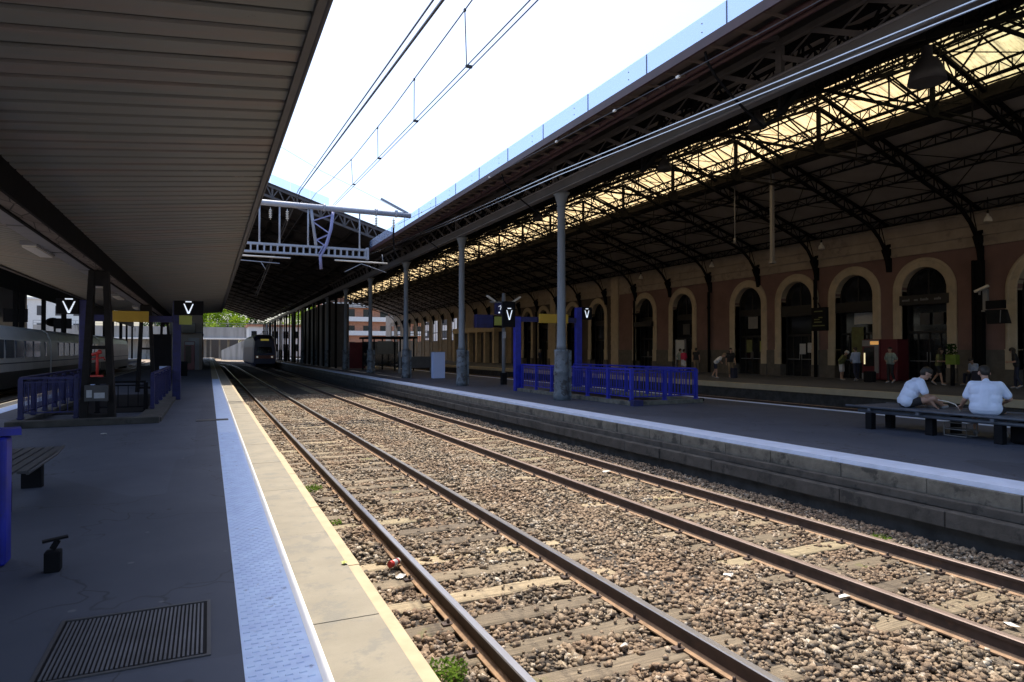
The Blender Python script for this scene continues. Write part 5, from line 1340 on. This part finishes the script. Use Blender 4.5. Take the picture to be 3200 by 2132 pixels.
def person(loc, rz, label, J, top, bottom, shoe='shoe', hair='hair', vox=.012, sleeve=.45, skirt=False, hairlen=0, female=False, shorts=None, group=None, pant=1.0, crop_leg=False):
    """J: joints in local metres (x right, y forward, z up)"""
    t = thing('person', loc, label, 'person', group, rz)
    g = lambda k: V3(J[k]); f_ = .92 if female else 1.0; bk = J.get('bulk', 1.0)
    pel, ch_, nk, hd = g('pelvis'), g('chest'), g('neck'), g('head')
    up = (nk - pel).normalized(); side = V3((J['shR'][0] - J['shL'][0], J['shR'][1] - J['shL'][1], J['shR'][2] - J['shL'][2])).normalized()
    fw = up.cross(side).normalized(); 
    hf = V3(J.get('face', (0, 1, 0))).normalized(); hs = hf.cross(V3((0, 0, 1))).normalized(); hu = hs.cross(hf).normalized()
    b = MB(); b.smooth = True
    capsule(b, pel - side * .075, pel + side * .075, .105 * f_, .105 * f_); capsule(b, pel, ch_, .12 * f_, .125 * f_)
    capsule(b, (pel + ch_) / 2 - side * .06, (pel + ch_) / 2 + side * .06, .095, .095)
    capsule(b, ch_ - side * .085, ch_ + side * .085, .115 * f_, .115 * f_)
    capsule(b, g('shL'), g('shR'), .062, .062); capsule(b, nk - up * .06, hd - up * .03, .058, .052)
    # head: skull, face, nose, ears
    b2 = MB(); b2.smooth = True
    capsule(b, hd + hu * .03 - hf * .018, hd + hu * .03 + hf * .008, .088, .086); capsule(b, hd - hu * .04 + hf * .03, hd - hu * .07 + hf * .045, .062, .044)
    capsule(b, hd + hf * .085 + hu * .01, hd + hf * .108 - hu * .02, .010, .015, 8)
    for s in (-1, 1): capsule(b, hd + hs * .086 * s - hu * .0, hd + hs * .09 * s - hu * .03, .016, .013, 8)
    for s, S in ((-1, 'L'), (1, 'R')):
        sh, el, wr, hip, kn, an, toe = g('sh' + S), g('el' + S), g('wr' + S), g('hip' + S), g('kn' + S), g('an' + S), g('toe' + S)
        capsule(b, sh, el, .052 * f_, .042 * f_); capsule(b, el, (el * .6 + wr * .4), .042 * f_, .04 * f_); capsule(b, (el * .6 + wr * .4), wr, .04 * f_, .027 * f_)
        capsule(b, hip, kn, .088 * f_, .056 * f_); capsule(b, kn, kn * .65 + an * .35, .055 * f_, .054 * f_); capsule(b, kn * .65 + an * .35, an, .054 * f_, .036 * f_); capsule(b, an, toe, .036, .03)
        # hand: palm, four fingers, thumb
        hdir = V3(J.get('hand' + S, tuple(wr - el))).normalized(); hn = V3(J.get('palm' + S, (-s, 0, 0))); hn = (hn - hdir * hn.dot(hdir)).normalized(); hx = hdir.cross(hn)
        pc = wr + hdir * .05
        for q_ in (-1.2, -.4, .4, 1.2): capsule(b, wr + hx * q_ * .010, wr + hdir * .085 + hx * q_ * .019, .015, .0115, 8)
        for q_, ln in ((-1.5, .062), (-.5, .075), (.5, .08), (1.5, .07)):
            k0 = wr + hdir * .085 + hx * q_ * .0185; k1 = k0 + hdir * ln * .5 + hn * .012; k2 = k1 + hdir * ln * .38 + hn * .028
            capsule(b, k0, k1, .0095, .009, 8); capsule(b, k1, k2, .009, .0078, 8)
        tb = wr + hdir * .03 + hx * .026 * (1 if True else -1); capsule(b, tb, tb + hdir * .035 + hx * .026 + hn * .012, .0125, .011, 8); capsule(b, tb + hdir * .035 + hx * .026 + hn * .012, tb + hdir * .062 + hx * .03 + hn * .022, .011, .009, 8)
    remeshed(b, 'body', MT['skin'], t, vox, 2)
    # hair
    h = MB(); h.smooth = True
    capsule(h, hd + hu * .048 - hf * .028, hd + hu * .052 + hf * .004, .092, .090); capsule(h, hd + hu * .0 - hf * .045, hd + hu * .05 - hf * .03, .078, .088)
    if hairlen: capsule(h, hd - hf * .05, hd - hf * .085 - V3((0, 0, hairlen)), .085, .05); capsule(h, hd + hs * .06 - hf * .03, hd + hs * .08 - V3((0, 0, hairlen * .8)), .05, .03); capsule(h, hd - hs * .06 - hf * .03, hd - hs * .08 - V3((0, 0, hairlen * .8)), .05, .03)
    remeshed(h, 'hair', MT[hair], t, .012, 2)
    if vox < .01:
        e = MB()
        for s in (-1, 1): e.sphere(hd + hf * .076 + hs * .03 * s + hu * .012, .0105, 8, 6)
        e.build('eyes', MT['hair'], t, local=True)
    # upper clothing
    c = MB(); c.smooth = True; th = .016
    capsule(c, ch_ - side * .085 * bk, ch_ + side * .085 * bk, .115 * f_ * bk + th, .115 * f_ * bk + th); capsule(c, g('shL') , g('shR'), .064 + th * .7, .064 + th * .7)
    capsule(c, pel + up * .01 - side * .085 * bk, pel + up * .01 + side * .085 * bk, .108 * f_ * bk + th, .108 * f_ * bk + th); capsule(c, pel + up * .05, ch_, .125 * f_ * bk + th, .127 * f_ * bk + th)
    capsule(c, (pel + ch_) / 2 - side * .08 * bk, (pel + ch_) / 2 + side * .08 * bk, .11 * bk + th, .11 * bk + th); capsule(c, nk - up * .05, nk - up * .012, .06, .056)
    for S in 'LR':
        sh, el, wr = g('sh' + S), g('el' + S), g('wr' + S)
        if sleeve <= 1: capsule(c, sh, sh + (el - sh) * (sleeve * 1.35), .062 + th, .058 + th * 1.1)
        else: capsule(c, sh, el, .056 + th, .046 + th); capsule(c, el, wr, .046 + th, .032 + th * .7)
    remeshed(c, 'shirt', MT[top], t, .012, 5)
    d = MB(); d.smooth = True
    capsule(d, pel - side * .075 - up * .02, pel + side * .075 - up * .02, .112 * f_, .112 * f_)
    for S in 'LR':
        hip, kn, an = g('hip' + S), g('kn' + S), g('an' + S)
        if skirt: continue
        k = min(pant, 1); capsule(d, hip, hip + (kn - hip) * k, .098 * f_, .098 * f_ + (.07 - .098) * k)
        if pant > 1: capsule(d, kn, kn + (an - kn) * (pant - 1), .068, .055)
    if skirt:
        km = (g('knL') + g('knR')) / 2; 
        for s in (-1, 0, 1): capsule(d, pel + side * s * .05, km + side * s * .12 + (pel - km) * .12, .12, .09)
    remeshed(d, 'skirt' if skirt else 'trousers', MT[bottom], t, .012, 3)
    s_ = MB(); s_.smooth = True
    for S in 'LR':
        an, toe = g('an' + S), g('toe' + S); dn = V3((0, 0, -.025)); capsule(s_, an + dn, toe + dn * .4, .045, .037)
    remeshed(s_, 'shoes', MT[shoe], t, .014, 1)
    return t
def stand(h=1.72, lean=0, stride=0, arms='down', turn=0, headdown=0):
    """standing / walking skeleton"""
    k = h / 1.75; J = {}
    def P(x, y, z): return (x * k, y * k, z * k)
    def L(x, y, z):   # lean forward above the hips
        dz = z - .95; return P(x, y + dz * math.sin(lean), .95 + dz * math.cos(lean))
    J['pelvis'] = P(0, 0, .97); J['chest'] = L(0, .01, 1.28); J['neck'] = L(0, 0, 1.47); J['head'] = L(0, .03 + headdown * .04, 1.63 - headdown * .02)
    J['face'] = (0, math.cos(headdown * .6 + lean * .5), -math.sin(headdown * .6 + lean * .5))
    for s, S in ((-1, 'L'), (1, 'R')):
        J['sh' + S] = L(s * .175, 0, 1.41); st = s * stride
        J['hip' + S] = P(s * .09, 0, .92); J['kn' + S] = P(s * .095, st * .22 + .03, .50); J['an' + S] = P(s * .1, st * .42 - (.12 if st < 0 else 0), .09 + (.08 if st < 0 else 0)); J['toe' + S] = P(s * .11, st * .42 + .14 - (.1 if st < 0 else 0), .04)
        if arms == 'down': J['el' + S] = L(s * .23, -.02 - st * .15, 1.12); J['wr' + S] = L(s * .24, .06 - st * .3, .88)
        elif arms == 'front': J['el' + S] = L(s * .22, .05, 1.13); J['wr' + S] = L(s * .08, .26, 1.12)
        elif arms == 'hips': J['el' + S] = L(s * .33, -.06, 1.14); J['wr' + S] = L(s * .17, .02, 1.0)
        elif arms == 'reach': J['el' + S] = L(s * .2, .12, 1.15); J['wr' + S] = L(s * .1, .32, 1.0)
    return J
# man 1: cross-legged on the bench seen from his right side, leaning forward, one hand on the slats, looking down
J1 = dict(bulk=1.12, pelvis=(0, 0, .58), chest=(0, .14, .86), neck=(0, .27, 1.02), head=(0, .37, 1.13), face=(0, .8, -.6), shL=(-.18, .22, .97), shR=(.18, .22, .97),
          elR=(.26, .29, .72), wrR=(.25, .44, .51), handR=(0, .5, -.45), palmR=(0, -.2, -1), elL=(-.26, .36, .74), wrL=(-.14, .56, .64), handL=(.4, .7, -.2), palmL=(0, 0, -1),
          hipR=(.1, .02, .54), knR=(.27, .42, .66), anR=(.1, .62, .51), toeR=(.0, .72, .50), hipL=(-.1, .02, .54), knL=(-.33, .40, .60), anL=(-.05, .44, .5), toeL=(.08, .46, .5))
dirf = math.atan2(-.56, .83)     # facing along the bench, slightly away from the camera
person((12.72, 8.75, 0), math.atan2(-.62, -.78) * 0 + (-PI / 2 - .72) - 0 + 0.0, 'man in white t-shirt bending forward cross-legged on the bench, left of the other man', J1, 'tshirt', 'shorts', vox=.0065, sleeve=.55, pant=.45)
J2 = dict(bulk=1.22, pelvis=(0, 0, .57), chest=(0, .06, .88), neck=(0, .12, 1.06), head=(-.03, .2, 1.19), face=(-.35, .8, -.5), shL=(-.2, .09, .975), shR=(.2, .09, .975),
          elR=(.34, .16, .74), wrR=(.26, .40, .66), handR=(-.4, .8, -.2), palmR=(0, 0, -1), elL=(-.31, .13, .71), wrL=(-.38, .3, .58), handL=(-.2, .8, -.3), palmL=(0, 0, -1),
          hipR=(.1, .02, .53), knR=(.22, .43, .52), anR=(.24, .52, .12), toeR=(.26, .66, .05), hipL=(-.1, .02, .53), knL=(-.2, .43, .52), anL=(-.18, .5, .12), toeL=(-.2, .64, .05))
person((12.55, 7.15, 0), -1.12, 'broad man in a white t-shirt sitting with his back to the camera on the bench', J2, 'tshirt', 'shorts', vox=.0065, sleeve=.55, pant=1.0)
# game piece / cable between the men
q = MB(); q.tube([(12.8, 8.15, .64), (12.78, 7.95, .62), (12.76, 7.8, .58), (12.74, 7.72, .5), (12.74, 7.7, .46)], .009, 6)
tag(q.build('pale_cable', MT['ceramic'], loc=(12.75, 7.8, .46)), 'thin pale cable curving down to the bench between the two men', 'cable')
FP = 'travellers on the station platform'
def ang(dx, dy): return math.atan2(dy, dx) - PI / 2
person((30.8, 24.75, 0), ang(.3, -1), 'elderly person in olive top and white skirt leaning forward near the map pillar', stand(1.62, .35, .0, 'hips', headdown=1), 'olive', 'whitecloth', hair='whitecloth', skirt=True, female=True, sleeve=1.5, group=FP)
person((30.6, 23.7, 0), ang(.4, 1), 'man in a pale blue shirt and dark trousers beside the vending machine', stand(1.76, .06, .05, 'reach', headdown=.5), 'shirtblue', 'navy', sleeve=1.5, pant=1.95, group=FP)
person((30.3, 21.6, 0), ang(-1, .1), 'man in a grey green shirt in front of the dark red vending machine side', stand(1.74, 0, .04, 'hips'), 'greygreen', 'shorts', sleeve=.6, pant=1.9, group=FP)
person((30.6, 19.45, 0), ang(.15, -1), 'walking woman in olive top and short black skirt next to the lime planter', stand(1.68, .12, .5, 'front'), 'olive', 'shorts', skirt=False, female=True, pant=.75, hairlen=.18, group=FP)
person((30.6, 16.2, 0), ang(-.5, .9), 'long haired woman in black by the right border, hands together', stand(1.72, .12, .1, 'front', headdown=1), 'shorts', 'navy', female=True, hairlen=.3, pant=1.95, group=FP)
person((31.2, 18.2, -.42), ang(-1, .3), 'seated person in pale blue behind the broad man on the bench', dict(stand(1.7, .2, 0, 'front', headdown=1), knL=(-.12, .42, .93), knR=(.12, .42, .93), anL=(-.12, .45, .52), anR=(.12, .45, .52), toeL=(-.13, .6, .48), toeR=(.13, .6, .48)), 'shirtblue', 'navy', sleeve=1.5, pant=1.9, group=FP)
person((26.3, 29.4, 0), ang(.8, -.6), 'grey haired woman bending down in front of the dark rain pipe', stand(1.6, .75, .12, 'reach', headdown=1), 'whitecloth', 'navy', female=True, hair='tan', pant=.7, group=FP)
person((27.6, 29.6, 0), ang(-.4, -.9), 'woman with big dark hair, black top and tan trousers', stand(1.72, .05, .3, 'down'), 'shorts', 'tan', female=True, hairlen=.2, pant=1.6, group=FP)
person((30.6, 36.1, 0), ang(.7, .5), 'slim person in a dark sleeveless top right of the red jacket', stand(1.75, 0, .25, 'down'), 'shorts', 'tan', sleeve=.2, pant=1.9, group=FP)
person((30.4, 37.2, 0), ang(1, .3), 'person in a crimson jacket and white skirt behind the blue stair railing', stand(1.66, .05, 0, 'front'), 'redcloth', 'whitecloth', female=True, skirt=True, sleeve=1.5, group=FP)
person((30.9, 38.2, 0), ang(1, -.2), 'person in grey patterned clothes left of the crimson jacket', stand(1.7, 0, .1, 'hips'), 'greygreen', 'tan', sleeve=.6, pant=1.9, group=FP)
person((30.5, 59.5, 0), ang(-1, -.2), 'white haired person in dark clothes seen above the island railing, left of the round column', stand(1.65, .05, 0, 'front'), 'navy', 'shorts', hair='whitecloth', sleeve=1.5, pant=1.9, vox=.016, group=FP)
# luggage
tag(B(29.9, 30.25, 22.3, 22.8, 0, .55).build('suitcase', MT['black'], loc=(30, 22.5, 0), bevel=.06), 'black suitcase in front of the vending machine', 'suitcase')
tag(B(30.2, 30.6, 17.3, 17.8, 0, .7).build('suitcase', MT['navy'], loc=(30.4, 17.5, 0), bevel=.06), 'tall dark suitcase left of the wall post at the right', 'suitcase')
tag(B(27.2, 27.5, 28.9, 29.2, 0, .6).build('suitcase', MT['navy'], loc=(27.3, 29, 0), bevel=.05), 'dark suitcase between the bending woman and the dark haired woman', 'suitcase')

# ------------------------------------------------------------ litter and weeds on the track
q = MB(); q.cur = 0; q.tube([(1.80, 7.02, -.70), (1.90, 7.09, -.70)], .035, 10); q.cur = 1; q.tube([(1.775, 7.003, -.70), (1.815, 7.03, -.70)], .0365, 10); q.tube([(1.86, 7.062, -.70), (1.88, 7.076, -.70)], .0362, 10)
can_ = None
def px(dx): return dx
tag(q.build('drink_can', [MT['ceramic'], MT['red']], loc=(1.85, 7.05, -.74)), 'crushed red and white drink can against the rail', 'can')
def litter(x, y, sx, sy, label, m=MT['ceramic'], z=-.74):
    q = MB(); n = 8; vs = [(x, y, z + .03)]
    for k in range(n): a = 2 * PI * k / n; r = random.uniform(.7, 1.2); vs.append((x + sx * r * math.cos(a), y + sy * r * math.sin(a), z + random.uniform(0, .025)))
    q.add(vs, [(0, 1 + k, 1 + (k + 1) % n) for k in range(n)]); tag(q.build('paper_scrap', m, loc=(x, y, z)), label, 'litter', 'scraps of litter on the track')
litter(1.82, 6.7, .07, .05, 'white crumpled scrap just before the drink can'); litter(3.0, 4.4, .04, .02, 'small white scrap between the nearest rails')
litter(6.95, 10.8, .1, .04, 'white torn paper between the two rusty rails'); litter(5.5, 4.4, .07, .03, 'white scrap on the stones left of the rusty rails, near the bottom right')
litter(6.2, 3.35, .05, .07, 'white plastic scrap on the dark sleeper at the right border'); litter(4.9, 5.3, .07, .05, 'pale scrap half way along the rusty left rail')
litter(.93, 5.02, .022, .03, 'yellow leaf lying on the platform edge', MT['lime'], .0); litter(-1.8, 14.6, .06, .04, 'white cup bottom on the asphalt in front of the tapered column', MT['white'], .0)
def weed(x, y, n, r, h, label, seed):
    rnd = random.Random(seed); q = MB()
    for i in range(n):
        a = rnd.uniform(0, 2 * PI); d = r * math.sqrt(rnd.random()); c = V3((x + d * math.cos(a), y + d * math.sin(a), -.77 + rnd.uniform(0, h)))
        nn = V3((rnd.gauss(0, .7), rnd.gauss(0, .7), 1)).normalized(); u = nn.orthogonal().normalized(); u.rotate(Matrix.Rotation(rnd.uniform(0, 6.3), 3, nn)); v_ = nn.cross(u); L_ = rnd.uniform(.009, .024)
        q.add([c - u * L_, c - v_ * L_ * .5 + nn * .004, c + u * L_, c + v_ * L_ * .5 - nn * .004], [(0, 1, 2, 3)])
    tag(q.build('weed', MT['grass'], loc=(x, y, -.78), fix=False), label, 'plant', 'weeds growing in the ballast')
weed(1.55, 4.5, 520, .16, .12, 'largest bright green weed in the ballast at the bottom edge', 1); weed(1.6, 11.5, 420, .17, .09, 'green weed tuft beside the platform edge, farther up the track', 2); weed(1.55, 9.2, 160, .12, .05, 'thin yellowish weed patch by the platform edge, midway between two green tufts', 3)
weed(7.65, 5.6, 160, .12, .05, 'small weed patch right of the outermost rusty rail', 4)
